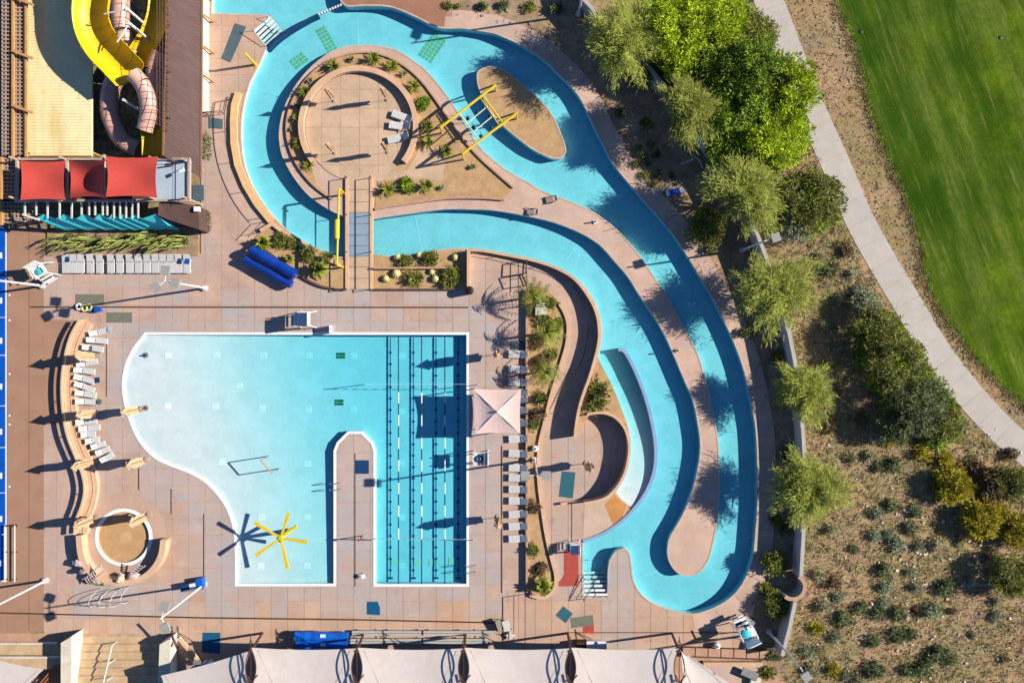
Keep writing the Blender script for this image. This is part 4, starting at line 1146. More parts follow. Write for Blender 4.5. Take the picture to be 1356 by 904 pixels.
# ------------------------------------------------------------------ swimming lanes, marks, flags
def mark(name, px, z, m, parent, t=.008):
    mb = MB()
    for q in px if isinstance(px[0], list) else [px]: mb.prism(xys(q), z-.12, z)
    return mb.build(name, M[m], parent)
def fz(x, y): p = xy((x, y)); return pool_depth(*p)
def rectpx(x0, y0, x1, y1): return [(x0,y0),(x1,y0),(x1,y1),(x0,y1)]
for x in (515.2, 546, 576.3, 606):
    z = -.742
    bars = [rectpx(x-.6,447,x+.6,770)]+[rectpx(x-1.8,467+k*15.3-1.4,x+1.8,467+k*15.3+1.4) for k in range(20)]+[rectpx(x-3.6,767,x+3.6,769.5)]
    mb = MB()
    for n, q in enumerate(bars): mb.prism(xys(q), z-.2, z+(.004 if n else 0))
    mb.build('lane_line', M['lane_navy'], pool_floor)
for i, x in enumerate((527.5, 558.2, 589)):
    r = thing('lane_rope', ['westmost floating lane rope, next to the peninsula side lanes','middle floating lane rope of the lap lanes','eastmost floating lane rope of the lap lanes'][i], 'lane rope', (*xy((x,600)), 0))
    MB().rod((*xy((x,443)),-.06), (*xy((x,773)),-.06), .02, 6).build('cable', M['rope_navy'], r)
    y = 444
    while y < 772:
        L = 15; white = 510 < y < 708 and int((y-510)/15) % 2 == 0
        MB().rod((*xy((x,y+.3)),-.05), (*xy((x,min(773,y+L-.3))),-.05), .055, 8).build('white_float' if white else 'navy_float', M['white' if white else 'rope_navy'], r); y += L
for y, x0, x1, wl in ((508.5,482,632,'northern'),(714,492,626,'southern')):
    r = thing('flag_line', '%s line of small white backstroke flags strung across the lap lanes' % wl, 'flag line', (*xy(((x0+x1)/2,y)), 0))
    h = 1.9
    for x in (x0, x1): MB().rod((*xy((x,y+1)),-.8 if x < 490 else 0), P(x,y,h+.1), .035, 6).build('post', M['steel'], r)
    MB().rod(P(x0,y,h), P(x1,y,h), .012, 5).build('line', M['white'], r)
    for k in range(int((x1-x0)/14)):
        a = P(x0+8+k*14,y,h-.01); MB().face([a, a+Vector((.42,0,0)), a+Vector((.21,-.03,-.4))]).face([a+Vector((0,.02,0)), a+Vector((.21,-.01,-.4)), a+Vector((.42,.02,0))]).build('flag', M['white'], r)
for x, y in ((285,470.5),(346.5,471),(407,471),(466,471),(531,471),(221.5,470.5),(315,511),(221,537.5),(284,538),(345.5,540.5),(406,542.5),(465.5,542.5),(530,545.5),(293,612),(405,615),(344.5,685),(405,685.5),(344,750),(405,750),(530,614),(530,687),(530,752)):
    z = fz(x,y)
    mark('floor_plate', rectpx(x-4.2,y-4.2,x+4.2,y+4.2), z+.02, 'drain_white', pool_floor)
for x, y in ((449,471),(447,533.5)):
    mark('floor_grate', [rectpx(x-6+4.2*i,y-4+4.2*j,x-6+4.2*i+3.5,y-4+4.2*j+3.5) for i in range(3) for j in range(2)], fz(x,y)+.03, 'grate_green', pool_floor)
for x, y in ((521,747),(551,747),(571,747),(597.5,746)): mark('floor_plate', rectpx(x-4,y-5,x+4,y+5), fz(x,y)+.025, 'light_pale', pool_floor)
for x, y in ((193,470),(193,540)):
    r = thing('bubbler', 'round grey bubbler fitting in the shallow beach end, %s' % ('north one' if y < 500 else 'south one by the umbrella'), 'water jet', (*xy((x,y)), 0))
    b = xy((x,y)); MB().lathe((b[0],b[1],-.16), [(.26,0),(.26,.12),(.14,.16)], 12).build('collar', M['steel'], r); MB().lathe((b[0],b[1],0.0), [(.1,0),(.07,.25)], 8).build('nozzle', M['black_metal'], r)
# grids on the river floor
def grid_mark(c, u, v, nu, nv, label=None):
    mb = MB(); du = Vector(u); dv = Vector(v); c = Vector(c)
    for i in range(nu):
        for j in range(nv):
            o = c+du*(i-nu/2+.12)+dv*(j-nv/2+.12)
            q = [o, o+du*.76, o+du*.76+dv*.76, o+dv*.76]
            mb.prism(xys([(p.x,p.y) for p in q]), RIVER_D-.1, RIVER_D+.02)
    mb.build('floor_grate', M['mark_green'], river)
grid_mark((429.5,48), (4.4,-2.4), (2.6,4.6), 3, 7); grid_mark((392.5,76), (4.4,-3.4), (3.4,4.0), 4, 3); grid_mark((571,59), (4.6,3.0), (-3.0,4.4), 4, 7)
# joints across the river floor
for a, b in (((548,283),(557,334)),((707,202),(697,234)),((765,322),(749,345)),((470,22),(472,58)),((340,115),(368,124)),((838,490),(880,476)),((865,650),(888,660)),((850,768),(876,757)),((958,722),(998,715)),((846,262),(870,318))):
    MB().ribbon(xys([a, b]), .045, .045, RIVER_D-.1, RIVER_D+.012).build('floor_joint', M['drain_white'], river)
# weir between the top pool and the river, and its float line
arc = spline([(354,64),(364,54),(378,43),(394,33),(409,24.5),(421,19)], 4)
tag(MB().ribbon(xys(arc), .1, .1, -1.0, -.06).build('weir', M['navy']), 'thin curved blue weir wall between the top pool and the lazy river', 'weir')
r = thing('float_line', 'short line of white floats closing the river mouth at the top of the picture', 'float line', (*xy((437,13)), 0))
a, b = W(421,19), W(453,5)
MB().rod((a.x,a.y,-.14), (b.x,b.y,-.14), .02).build('cable', M['rope_navy'], r)
for k in range(9): MB().rod((*(a.lerp(b,(k+.15)/9)).xy,-.12), (*(a.lerp(b,(k+.75)/9)).xy,-.12), .11).build('float', M['white'], r)

# ------------------------------------------------------------------ steps
def steps_thing(label, quad, n, m1, name='pool_steps'):
    a, b, c, d = [Vector(xy(p)) for p in quad]      # a-b first tread edge, d-c last
    r = thing(name, label, 'steps', (*a, 0))
    for k in range(n):
        t0, t1 = k/n, (k+.62)/n; z = .04-.14*k
        q = [a.lerp(d,t0), b.lerp(c,t0), b.lerp(c,t1), a.lerp(d,t1)]
        MB().prism([(p.x,p.y) for p in q], z-.1, z).build('tread', M[m1], r)
    for e, f in ((a,d),(b,c)): MB().beam((*e,.02), (*f,-.14*n), .08, .12).build('stringer', M['white'], r)
    for e, f in ((a,d),(b,c)):
        MB().tube([(*e,0),(*e,.8),(*(e.lerp(f,.9)),.25),(*(e.lerp(f,.9)),-.6)], .03, 6).build('handrail', M['steel'], r)
steps_thing('white raft steps with blue gaps at the top pool near the weir', [(336,41),(358,22),(376,42),(354,64)], 6, 'white')
steps_thing('white stairs entering the river beside the red mat', [(804,788.5),(772.5,788.5),(772.5,757),(804,757)], 6, 'white')
# yellow leaning post
r = thing('yellow_post', 'yellow spray post standing by the weir wall, beside the slate mat', 'spray post', (*xy((338.5,86)), 0))
b = W(338.5,86); MB().disc(b.xy, .2, 0, .06, 12).build('base_plate', M['yellow_frame'], r); MB().tube([(b.x,b.y,.05),(b.x,b.y,2.3),(b.x-.1,b.y+.08,2.75)], [.12,.12,.06], 8).build('pipe', M['yellow_frame'], r)

# ------------------------------------------------------------------ mats on the deck
def matt(label, px, m, name='rubber_mat', z=.016):
    px = px if isinstance(px, list) else rectpx(*px)
    c = W(sum(p[0] for p in px)/len(px), sum(p[1] for p in px)/len(px))
    return tag(MB().prism(xys(px), .001, z).build(name, M[m], at=(c.x, c.y, 0)), label, 'mat')
matt('slate grey mat laid aslant between the brown roof and the raft steps', [(311,31),(326,36),(305,83),(293,78)], 'slate_mat')
matt('grey green mat under the float rings on the west deck', (100,389.5,138,404), 'grey_mat')
matt('grey green mat between the float rings and the pool corner', (141.5,413.5,175,427), 'grey_mat')
matt('teal mat in the small court below the folded umbrella', [(744,623.5),(762,625),(758.5,659.5),(740,657)], 'teal_mat')
matt('teal mat laid as a diamond near the red mat', [(746,802),(758.5,812),(749,824.5),(736,814)], 'teal_mat')
matt('grey green mat beside the teal diamond mat', [(755,818),(785,813.5),(786.5,827),(757,831)], 'grey_mat')
matt('brick red mat leading to the river steps', [(747,727),(766,727),(766,775.5),(740,776),(740,770),(744,766),(747,760)], 'red_mat')
matt('small brick red mat under the grey green one', (772,827,786.5,838), 'red_mat', z=.013)
matt('blue mat with a bitten corner south of the peninsula', [(486,796),(500,796),(503,803),(503.5,814),(486,813)], 'blue_mat')
matt('deep blue mat partly in the shade of the cream sails', [(268.5,837),(292,837),(291,865),(267,863)], 'blue_mat')
matt('navy mat on the rounded end of the pool peninsula', (470.5,609,488.5,627), 'navy')
matt('slate mat beside the tower, below the brown roof', (254.5,245,270,266), 'slate_mat')
matt('dark slate mat by the ramp rail below the brown roof', [(276,155),(295,158),(295,171),(276,170)], 'slate_mat')
matt('dull blue mat north of the lounger row by the planter', (675,451,697,463), 'slate_mat')

# ------------------------------------------------------------------ yellow water features
r = thing('water_windmill', 'yellow water spinner with five arms on a column in the shallow pool', 'water feature', (*xy((380,709)), 0))
b = W(381,708); h = 2.55; hub = P(371.7,712,h)
b = Vector((hub.x, hub.y, -.2))
MB().tube([b, Vector((b.x,b.y,h-.2))], [.22,.16], 12).build('column', M['yellow_frame'], r)
MB().lathe((hub.x,hub.y,h-.2), [(.34,0),(.42,.12),(.2,.3)], 14).build('hub', M['yellow_frame'], r)
MB().rod((hub.x+.3,hub.y+.3,h-.1), (hub.x+1.4,hub.y+1.0,h-.3), .16, 10).build('nozzle', M['yellow_frame'], r)
for x, y in ((382,679),(337,691.5),(338.5,735),(381,753),(407,717.5)):
    t = P(x,y,h+.05); d = (t-hub).normalized(); s_ = Vector((-d.y,d.x,0)); a = hub+d*.3
    mb = MB(); q = [a+s_*.09, a-s_*.09, t-s_*.17, t+s_*.17]
    mb.face([p+Vector((0,0,.05)) for p in q]).face([p-Vector((0,0,.05)) for p in q][::-1])
    for i in range(4): p0, p1 = q[i], q[(i+1)%4]; mb.face([p0-Vector((0,0,.05)), p1-Vector((0,0,.05)), p1+Vector((0,0,.05)), p0+Vector((0,0,.05))])
    mb.rod(hub, t, .06, 6).build('arm', M['yellow_frame'], r)
r = thing('overhead_bar', 'yellow overhead water bar with a thick middle drum across the river beside the footbridge', 'water feature', (*xy((447,300)), 0))
h = 2.7
MB().rod(P(449,250,h), P(446,350,h), .1, 8).build('bar', M['yellow'], r); MB().rod(P(446.3,291,h), P(446,316,h), .24, 12).build('drum', M['yellow'], r)
p = P(449,250,h); MB().rod((p.x,p.y,0), p, .1).build('post', M['yellow'], r); MB().rod(P(446,254,h), P(453,258,h), .07).build('tee', M['yellow'], r)
p = P(446,350,h); MB().rod((p.x,p.y,0), p, .1).build('post', M['yellow'], r); MB().rod(p, P(451,353,h-.3), .08).build('elbow', M['yellow'], r)
r = thing('climbing_frame', 'yellow overhead frame with rope ladders spanning the river to the teardrop island', 'climbing frame', (*xy((630,155)), 0))
h = 2.7
pairs = [((583,169),(656,113)),((612,204),(684,150))]
for (a, b) in pairs:
    MB().rod(P(*a,h), P(*b,h), .12, 8).build('main_beam', M['yellow_frame'], r)
    dirv = Vector((b[0]-a[0], b[1]-a[1])).normalized(); nv = Vector((-dirv.y, dirv.x))
    for e in (a, b):
        t = P(*e,h); f = -1 if e == a else 1
        for s_ in (-6, 6):
            g_ = xy((e[0]+nv.x*s_*.4-dirv.x*f*1, e[1]+nv.y*s_*.8+9-9+abs(s_)*.6))
            MB().rod((*g_,-.05), t, .08, 8).build('leg', M['yellow_frame'], r)
MB().rod(P(640,128,h-.05), P(668,166,h-.05), .09).build('cross_beam', M['yellow_frame'], r); MB().rod(P(637,131,h-.05), P(663,169,h-.05), .05).build('cross_beam', M['yellow_frame'], r)
MB().rod(P(608,150,h-.05), P(634,185,h-.05), .05).build('cross_beam', M['light_pale'], r)
MB().rod(P(620,162,h-.1), P(648,139,h-.1), .05).build('tie_bar', M['light_pale'], r); MB().rod(P(629,173,h-.1), P(656,151,h-.1), .05).build('tie_bar', M['light_pale'], r)
for x, y in ((618,150),(626,162),(636,174),(631,142),(640,135),(648,147),(650,163)):
    t = P(x,y,h); MB().rod((t.x,t.y,-.1), (t.x,t.y,h-.1), .02, 5).lathe((t.x,t.y,.9), [(.16,0),(.2,.15),(.06,.3)], 10).build('hanging_grip', M['navy'], r)
r = thing('goal_frame', 'thin metal water goal frame with tan top bar amid the shallow pool', 'goal', (*xy((362,613)), 0))
t1, t2 = P(345,609,2.1), P(360,626,2.1)
MB().rod((t1.x,t1.y,-.3), t1, .05).build('post', M['steel'], r); MB().rod((t2.x,t2.y,-.3), t2, .05).build('post', M['steel'], r)
MB().rod(t1, t2, .06).build('top_bar', M['tan_steel'], r)

# ------------------------------------------------------------------ blue covers, rolls, bins
r = thing('cover_reel', 'two long blue tarp rolls on a steel reel beside the bed west of the footbridge', 'cover reel', (*xy((358,356)), 0))
for a, b, rad in (((333,331),(391,364),.50), ((325,343),(386,377),.40)):
    t = [W(*a, 1.0 if rad > .45 else .7), W(*b, 1.0 if rad > .45 else .7)]
    MB().tube([t[0].lerp(t[1], k/10) for k in range(11)], [rad*rnd.uniform(.93,1.05) for _ in range(11)], 16).build('tarp_roll', M['tarp_navy'], r)
    MB().rod(t[0]-(t[1]-t[0])*.05, t[1]+(t[1]-t[0])*.05, .06).build('axle', M['steel'], r)
for p in ((329,338),(389,371)):
    b = W(*p); MB().rod((b.x-.4,b.y-.4,0), (b.x,b.y,1.0), .05).rod((b.x+.3,b.y+.4,0), (b.x,b.y,1.0), .05).rod((b.x-.4,b.y-.4,.08), (b.x+.3,b.y+.4,.08), .05).build('reel_leg', M['steel'], r)
r = thing('cover_reel', 'two wide blue tarp bundles with white labels tucked against the cream sails', 'cover reel', (*xy((425,848)), 0))
for y, x0, x1, rad in ((841.5,391,461,.42), (853,393,460,.5)):
    t = [W(x0,y,.7), W(x1,y+1,.7)]
    o = MB().tube([t[0].lerp(t[1], k/10) for k in range(11)], [rad*rnd.uniform(.9,1.1) for _ in range(11)], 14).build('tarp_roll', M['blue_tarp'], r)
    MB().box(W(427.5,y,.72+rad), (.5,.3,.02)).build('label_patch', M['white'], o)
for x in (389,463): MB().rod(W(x,838,0), W(x,847,1.2), .06).rod(W(x,858,0), W(x,847,1.2), .06).build('reel_leg', M['brown_metal'], r)
r = thing('equipment_cart', 'blue and white equipment cart at the foot of the south west light pole', 'cart', (*xy((260,775)), 0))
MB().box(W(266,771,.5), (.6,.9,.7), .2).build('blue_box', M['blue_tarp'], r); MB().box(W(256,775,.6), (.6,.5,.4), .2).build('white_box', M['white'], r); MB().box(W(247,776,.5), (.8,.6,.5), .2).build('dark_box', M['navy'], r)
MB().box(W(256,776,.16), (2.0,.8,.08), .15).build('cart_bed', M['steel'], r)
for x, y in ((248,780),(264,777),(249,772),(265,768)): MB().tube([W(x,y,.1)+Vector((0,-.04,0)), W(x,y,.1)+Vector((0,.04,0))], .1, 10).build('wheel', M['black_metal'], r)
r = thing('float_rings', 'cream swim rings and a blue bag lying at the grey green mat edge', 'swim rings', (*xy((115,407)), 0))
for x, y, z, m_ in ((104.5,406,.15,'white'),(112,408,.2,'cactus_pale'),(118,407,.16,'cactus_pale')):
    c = W(x,y,z); MB().tube([(c.x+.24*math.cos(k*math.pi/7), c.y+.26*math.sin(k*math.pi/7), z) for k in range(14)], .1, 8, closed=True).build('ring', M[m_], r)
MB().box(W(130,410,.2), (.6,.4,.36), .2).build('bag', M['blue_cover'], r); MB().box(W(122,410,.12), (.8,.5,.2), -.1).build('bag', M['navy'], r)
def bin_(label, px, m, rad=.38, h=1.0):
    b = xy(px); r = thing('trash_bin', label, 'bin', (*b, 0))
    MB().lathe((*b,0), [(rad*.85,0),(rad,h)], 16).build('body', M[m], r); MB().lathe((*b,h+.005), [(rad*1.06,0),(rad*1.06,.08),(rad*.5,.16)], 16).build('lid', M[m], r); MB().lathe((*b,h+.17), [(rad*.3,0),(rad*.28,.03)], 10).build('opening', M['black_metal'], r)
bin_('round black trash bin at the corner of the cactus bed by the curved ramp', (622.5,385.5), 'black_metal')
bin_('round white bin in the palm planter beside the pink canopy loungers', (708.5,592.5), 'white', .28, .6)
bin_('small white round bin with a dark cap near the south end of the river deck', (948,852), 'white', .26, .5)
r = thing('utility_box', 'two white square utility boxes standing in the palm planter under the first palm', 'utility box', (*xy((716,408)), 0))
MB().box(W(716,412,.5), (1.0,.75,.9)).build('box', M['offwhite'], r); MB().box(W(715.5,403,.55), (.75,.4,.9)).build('box', M['offwhite'], r)
r = thing('blue_lounger', 'single blue and white lounger on the gravel beside the boundary wall', 'lounger', (*xy((893,255)), 0))
b = W(893,255)
for k in range(5): MB().box((b.x-.7+.33*k,b.y-.1+.06*k,.34), (.3,.62,.05), .22).build('slat', M['white' if k in (0,4) else 'blue_tarp'], r)
for dx in (-.7,.6):
    for dy in (-.3,.3): MB().rod((b.x+dx,b.y+dy,0), (b.x+dx,b.y+dy,.32), .03, 6).build('leg', M['white'], r)
# blue covered pool at the far west
r = MB().sheet(xys([(-40,300),(9,300),(9,770),(-40,770)]), [], .005); bp0 = r.build('west_pool', M['coping'], kind='structure')
ys = [300,362,420,470,537,592,652,707,768]
for i, (a, b) in enumerate(zip(ys, ys[1:])):
    q = rectpx(-40,a+.6,7.3,b-.6)
    o = tag(MB().prism(xys(q), 0, .12).build('pool_cover', M['blue_cover'], at=(*xy((2,(a+b)/2)),0)), 'blue pool cover panel at the far west edge, %s from the north' % ORD[i], 'pool cover', 'blue cover panels at the west edge')
    MB().box((*xy((1.5, a+(b-a)*.62)), .125), (.36,.55,.02)).build('vent_patch', M['white'], o)
for i, y in enumerate((391,424,495,550,562,644)):
    b = xy((12.5,y)); tag(MB().lathe((*b,.004), [(.1,0),(.1,.03),(.05,.05)], 8).build('deck_light', M['white'], at=(*b,0)), 'small white deck light on the west walk, %s from the north' % ORD[i], 'deck light', 'deck lights along the west walk')
r = thing('double_rail', 'pair of long pale ladder rails lying along the blue covered pool at the south west', 'rail', (*xy((18,735)), 0))
for x in (10, 23):
    MB().rod((*xy((x,694)),.4), (*xy((x,768)),.4), .06).build('bar', M['offwhite'], r)
    for y in (696,730,766): MB().rod((*xy((x,y)),0), (*xy((x,y)),.4), .05).build('foot', M['brown_metal'], r)
MB().rod((*xy((10,695)),.42), (*xy((27,693)),.42), .05).build('end_bar', M['brown_metal'], r)

# ------------------------------------------------------------------ play rocks, ladder and spray hoops by the wading pool
def rock_mb(c, rx, ry, rz, seed, mb=None):
    q = random.Random(seed); mb = mb or MB(); n, m_ = 9, 5; rings = []
    for j in range(m_):
        a = j/(m_-1)*math.pi/2; b = len(mb.v); rings.append(b)
        for k in range(n):
            t = 2*math.pi*k/n; f = q.uniform(.75,1.15)
            mb.v.append(Vector((c[0]+rx*f*math.cos(t)*math.cos(a*.95), c[1]+ry*f*math.sin(t)*math.cos(a*.95), c[2]+rz*math.sin(a)*q.uniform(.85,1.1))))
    for a, b in zip(rings, rings[1:]):
        for k in range(n): mb.f.append((a+k, a+(k+1)%n, b+(k+1)%n, b+k))
    mb.f.append(tuple(rings[-1]+k for k in range(n)))
    return mb
for (x, y, rx, ry, h, m_, l) in ((112,742,.75,.5,.6,'umbrella_pink','jagged pale pink play rock on the wall south west of the wading pool'),(134,766,.7,.4,.5,'rock','tan play rock at the south rim of the wading pool'),
        (146,768,.6,.35,.4,'rock','flat tan play rock beside the pink ladder'),(166,762,.4,.5,.9,'rock','tall cream play rock at the south rim of the wading pool'),(183,759,.75,.36,.7,'umbrella_pink','pale pink play rock slab at the south east rim of the wading pool'),(117,753,.5,.28,.7,'stone_grey','grey green play rock next to the pink ladder')):
    tag(rock_mb((*xy((x,y)),.5), rx, ry, h, x).build('play_rock', M[m_], at=(*xy((x,y)),0)), l, 'rock')
r = thing('pink_ladder', 'tilted pink ladder leaning on the play rocks by the wading pool', 'ladder', (*xy((122,760)), 0))
for a, b in (((111,766),(134,747)),((115,773),(139,755))): MB().rod(P(*a,.6), P(*b,1.7), .05).build('rail', M['umbrella_pink'], r)
for k in range(9):
    t = (k+.5)/9; MB().rod(P(111+23*t,766-19*t,.6+1.1*t), P(115+24*t,773-18*t,.6+1.1*t), .035, 6).build('rung', M['umbrella_pink'], r)
r = thing('white_ladder', 'small white ladder rail at the south east rim of the wading pool', 'ladder', (*xy((180,752)), 0))
for a, b in (((174,757),(184,747)),((180,758),(192,749))): MB().rod(P(*a,.8), P(*b,1.4), .05).build('rail', M['offwhite'], r)
for k in range(4): t = (k+.5)/4; MB().rod(P(174+10*t,757-10*t,.8+.6*t), P(180+12*t,758-9*t,.8+.6*t), .035, 6).build('rung', M['offwhite'], r)
for i, (x, y) in enumerate(((131,788),(144,789),(158,788),(172,784))):
    b = xy((x,y)); r = thing('spray_hoop', ['westmost','second from the west','third from the west','eastmost'][i]+' thin white spray hoop on wet deck below the wading pool', 'spray hoop', (*b,0), 'spray hoops south of the wading pool')
    MB().tube([(b[0]+.12*math.cos(k*math.pi/12), b[1]-.1+.75*math.cos(k*math.pi/12), 1.75*math.sin(k*math.pi/12)) for k in range(13)], .03, 6).build('hoop', M['offwhite'], r)
    MB().disc((b[0]+.12,b[1]+.65), .1, 0, .04, 10).build('foot_plate', M['steel'], r); MB().disc((b[0]-.12,b[1]-.85), .1, 0, .04, 10).build('foot_plate', M['steel'], r)

# ------------------------------------------------------------------ aluminium benches, white box
for i, (x0, x1, y) in enumerate(((466,558,838),(560.5,653,838),(463,558,848.5),(560.5,646,848.5))):
    r = thing('bench', 'long pale aluminium bench, %s of the four behind the cream sails' % ['north west','north east','south west','south east'][i], 'bench', (*xy(((x0+x1)/2,y)), 0), 'aluminium benches by the sails')
    c = W((x0+x1)/2, y, .45); L = (x1-x0)/K*(H-.45)/H
    MB().box(c+Vector((0,.13,0)), (L,.22,.04)).build('seat_plank', M['bench_grey'], r); MB().box(c-Vector((0,.13,0)), (L,.22,.04)).build('seat_plank', M['bench_grey'], r)
    for t in (.06,.5,.94):
        a = c+Vector((L*(t-.5),0,0)); MB().box((a.x,a.y,.2), (.08,.45,.42)).build('leg', M['black_metal'], r)
r = thing('locker_box', 'long white storage box with a brown end by the east cream sails', 'box', (*xy((788,853)), 0))
MB().box(W(790,853,.5), (1.8,.58,.9)).build('box', M['white'], r); MB().box(W(770,852.5,.5), (.95,.6,.85)).build('end_box', M['brown_metal'], r); MB().box(W(790,853,.98), (1.86,.64,.05)).build('lid', M['white'], r)
r = thing('bag_pile', 'grey and white deck chair folded beside the pool gate', 'folding chair', (*xy((672,832)), 0))
MB().box(W(661,828,.5), (.55,1.2,.08), .4, .2, .5).build('backrest', M['grey_mat'], r); MB().box(W(671,828,.45), (.7,1.0,.08), .3).build('seat', M['offwhite'], r); MB().box(W(676,841,.3), (.7,.6,.08), .6).build('footrest', M['stone_white'], r)
for x, y in ((664,820),(676,822),(668,840),(680,838)): MB().rod(W(x,y,0), W(x,y,.45), .035).build('leg', M['steel'], r)

# ------------------------------------------------------------------ cream tension sails and masts along the south edge
zs = 4.0
def tsail(label, pts_top, pts_bot, sag=.5):
    # pts_top / pts_bot: (px, py, z) west to east; top edge hangs slightly
    n, m_ = 16, 20; mb = MB()
    a, b = [P(*p) for p in pts_top]; d, c = [P(*p) for p in pts_bot]
    for s_ in (0, -.03):
        for j in range(m_+1):
            v = j/m_
            for i in range(n+1):
                u = i/n
                bow = math.sin(math.pi*u)
                e = .028*(1-v)*bow
                l = a.lerp(d, v); r_ = b.lerp(c, v)
                # side edges curve in away from the masts
                q = .046*math.sin(math.pi*min(1, v/.40))
                uu = .5+(u-.5)*(1-2*q)
                p = l.lerp(r_, uu); p += (d-a)*e; p.z += s_-sag*bow*math.sin(math.pi*min(1,.25+v*.8))*.5
                mb.v.append(p)
    w_ = n+1; N_ = w_*(m_+1)
    for o in (0, N_):
        for j in range(m_):
            for i in range(n):
                f = (o+j*w_+i, o+j*w_+i+1, o+(j+1)*w_+i+1, o+(j+1)*w_+i); mb.f.append(f[::-1] if o == 0 else f)
    c_ = (a+b+c+d)/4
    root = thing('tension_sail', label, 'shade sail', tuple(c_))
    mb.build('cloth', M['sail_cloth'], root, True)
    s1 = MB()
    for (u0, v0, u1, v1) in ((.06,.02,.42,.9),(.94,.02,.58,.9)):
        pp = []
        for k in range(9):
            t = k/8; u = u0+(u1-u0)*t; v = v0+(v1-v0)*t; bow = math.sin(math.pi*u)
            p = a.lerp(d, v).lerp(b.lerp(c, v), u)+(d-a)*.028*(1-v)*bow; p.z += .02-sag*bow*math.sin(math.pi*min(1,.25+v*.8))*.5
            pp.append(p)
        s1.tube(pp, .022, 4)
    s1.build('seam', M['grey_tan'], root)
    return root
tsail('westmost pointed cream tension sail south of the deep blue mat', [(213,894,3.6),(331,861,4.3)], [(205,985,3.6),(330,985,4.3)], .3)
mx = [332, 472.5, 614, 755.5, 899.5]
nm = ['first cream tension sail east of the pointed one, below the blue tarp bundles','cream tension sail below the west half of the aluminium benches','cream tension sail below the pool gate fence','cream tension sail below the white storage box']
for i in range(4):
    tsail(nm[i], [(mx[i]+1,857,4.3),(mx[i+1]-1,858,4.3)], [(mx[i]+.6,985,4.3),(mx[i+1]-.6,985,4.3)], .5)
tsail('eastmost cream tension sail with a slanting outer edge', [(902,861,4.3),(912,867,4.2)], [(902,985,4.3),(1090,985,3.4)], .2)
tsail('cream tension sail cut by the south west corner', [(-40,862,3.2),(58,886,3.2)], [(-40,985,3.2),(-20,985,3.2)], .2)
dm = ['below the navy mat','below the blue tarp bundles','under the aluminium benches','beside the pool gate fence','near the slanting east sail']
for x, s_ in zip(mx, ['westmost','second from the west','middle','second from the east','eastmost']):
    b = xy((678+(x-678)*.955, 452+(858-452)*.95)); r = thing('sail_mast', 'brown steel mast holding cream sails, %s of the five' % s_, 'mast', (*b,0), 'masts of the cream sails')
    t = P(x, 838 if x < 500 else 843, 5.6); g_ = P(x, 905, 4.4)
    MB().tube([(b[0],b[1],0), P(x,862,4.4)], .12, 10).build('post', M['brown_metal'], r)
    MB().beam(P(x,838 if x < 350 else 842,5.2), P(x,940,4.7), .05, .06).build('boom', M['brown_metal'], r)
    mb = MB()
    for s2 in (-1, 1): mb.tube([P(x+s2*(.5+6.5*math.sin(math.pi*k/10)), 858+5.2*k, 5.1) for k in range(11)], .05, 5)
    mb.build('edge_cable', M['brown_metal'], r)
    MB().rod(P(x,904,4.6), P(x+9,893,4.5), .06).rod(P(x,904,4.6), P(x-5,893,4.5), .06).build('strut', M['brown_metal'], r)
    mb = MB().rod(P(x,846,5.2), P(x+4,857,4.35), .03).rod(P(x,846,5.2), P(x-4,858,4.35), .03); mb.build('stay', M['black_metal'], r)
sheet_px('south_deck', [(236,866),(985,866),(1040,900),(1040,980),(236,980)], -0.012, 'stucco_dark')
# ------------------------------------------------------------------ south-west stands
st = thing('stair_flight', 'broad tan concrete steps between two cream side walls at the south west corner', 'steps', (*xy((160,870)), 0))
for k in range(7):
    y = 842+k*9.5
    MB().prism(xys([(101,y),(216,y),(216,y+9.5),(101,y+9.5)]), -.3, .02+.17*k).build('step', mat('step_tan', lin(216,184,144), .9, .12, 1) if 'step_tan' not in M else M['step_tan'], st)
sheet_px('stand_floor', [(-60,838),(101,838),(101,905),(216,905),(216,842),(236,842),(236,960),(-60,960)], 0.011, 'stucco_dark')
sheet_px('west_walk_end', [(-60,771),(9.2,771),(9.2,838),(-60,838)], 0.004, 'smooth_brown')
st = thing('seating_terrace', 'low tan seating terraces in the south west corner with pale edges', 'terrace', (*xy((30,860)), 0))
for k, y in enumerate((849,865)):
    MB().prism(xys([(-60,y),(78+k*8,y),(84+k*8,y+15.5),(-60,y+15.5)]), -.1, .4+.4*k).build('tier', M['step_tan'], st)
    MB().prism(xys([(-60,y-.6),(78+k*8,y-.6),(78+k*8,y+1.6),(-60,y+1.6)]), .2+.4*k, .43+.4*k).build('nosing', M['cream_wall'], st)
for lab, q, h in (('cream side wall west of the broad steps, stained ochre at its foot', [(98,840),(84,848),(84,960),(98,960)], 2.0), ('cream side wall with an orange sign east of the broad steps', [(226,844),(212,852),(208,960),(226,960)], 1.7)):
    r = thing('cheek_wall', lab, 'wall', (*xy(q[0]), 0))
    MB().prism(xys([(678+(x-678)*.98,452+(y-452)*.98) for x, y in q]), 0, h-.08).build('wall_body', M['cream_wall'], r)
    MB().prism(xys([(678+(x-678)*.978+.0,452+(y-452)*.98-.4) for x, y in q]), h-.078, h).build('wall_cap', M['cream_wall'], r)
    if 'sign' in lab: MB().box(P(229,854,1.3), (.9,.06,.45), R(40)).build('sign_board', M['orange_sign'], r)
r = thing('slatted_gate', 'orange brown slatted timber gate below the west side wall', 'gate', (*xy((70,895)), 0))
for k in range(6): MB().beam(P(50+k*5,908,.9), P(74+k*5,880,.9), .1, .08).build('slat', M['orange_wood'], r)
for k in (0, 1): MB().beam(P(52+k*14,904-k*16,.82), P(80+k*14,908-k*20,.82), .08, .06).build('rail', M['orange_wood'], r)
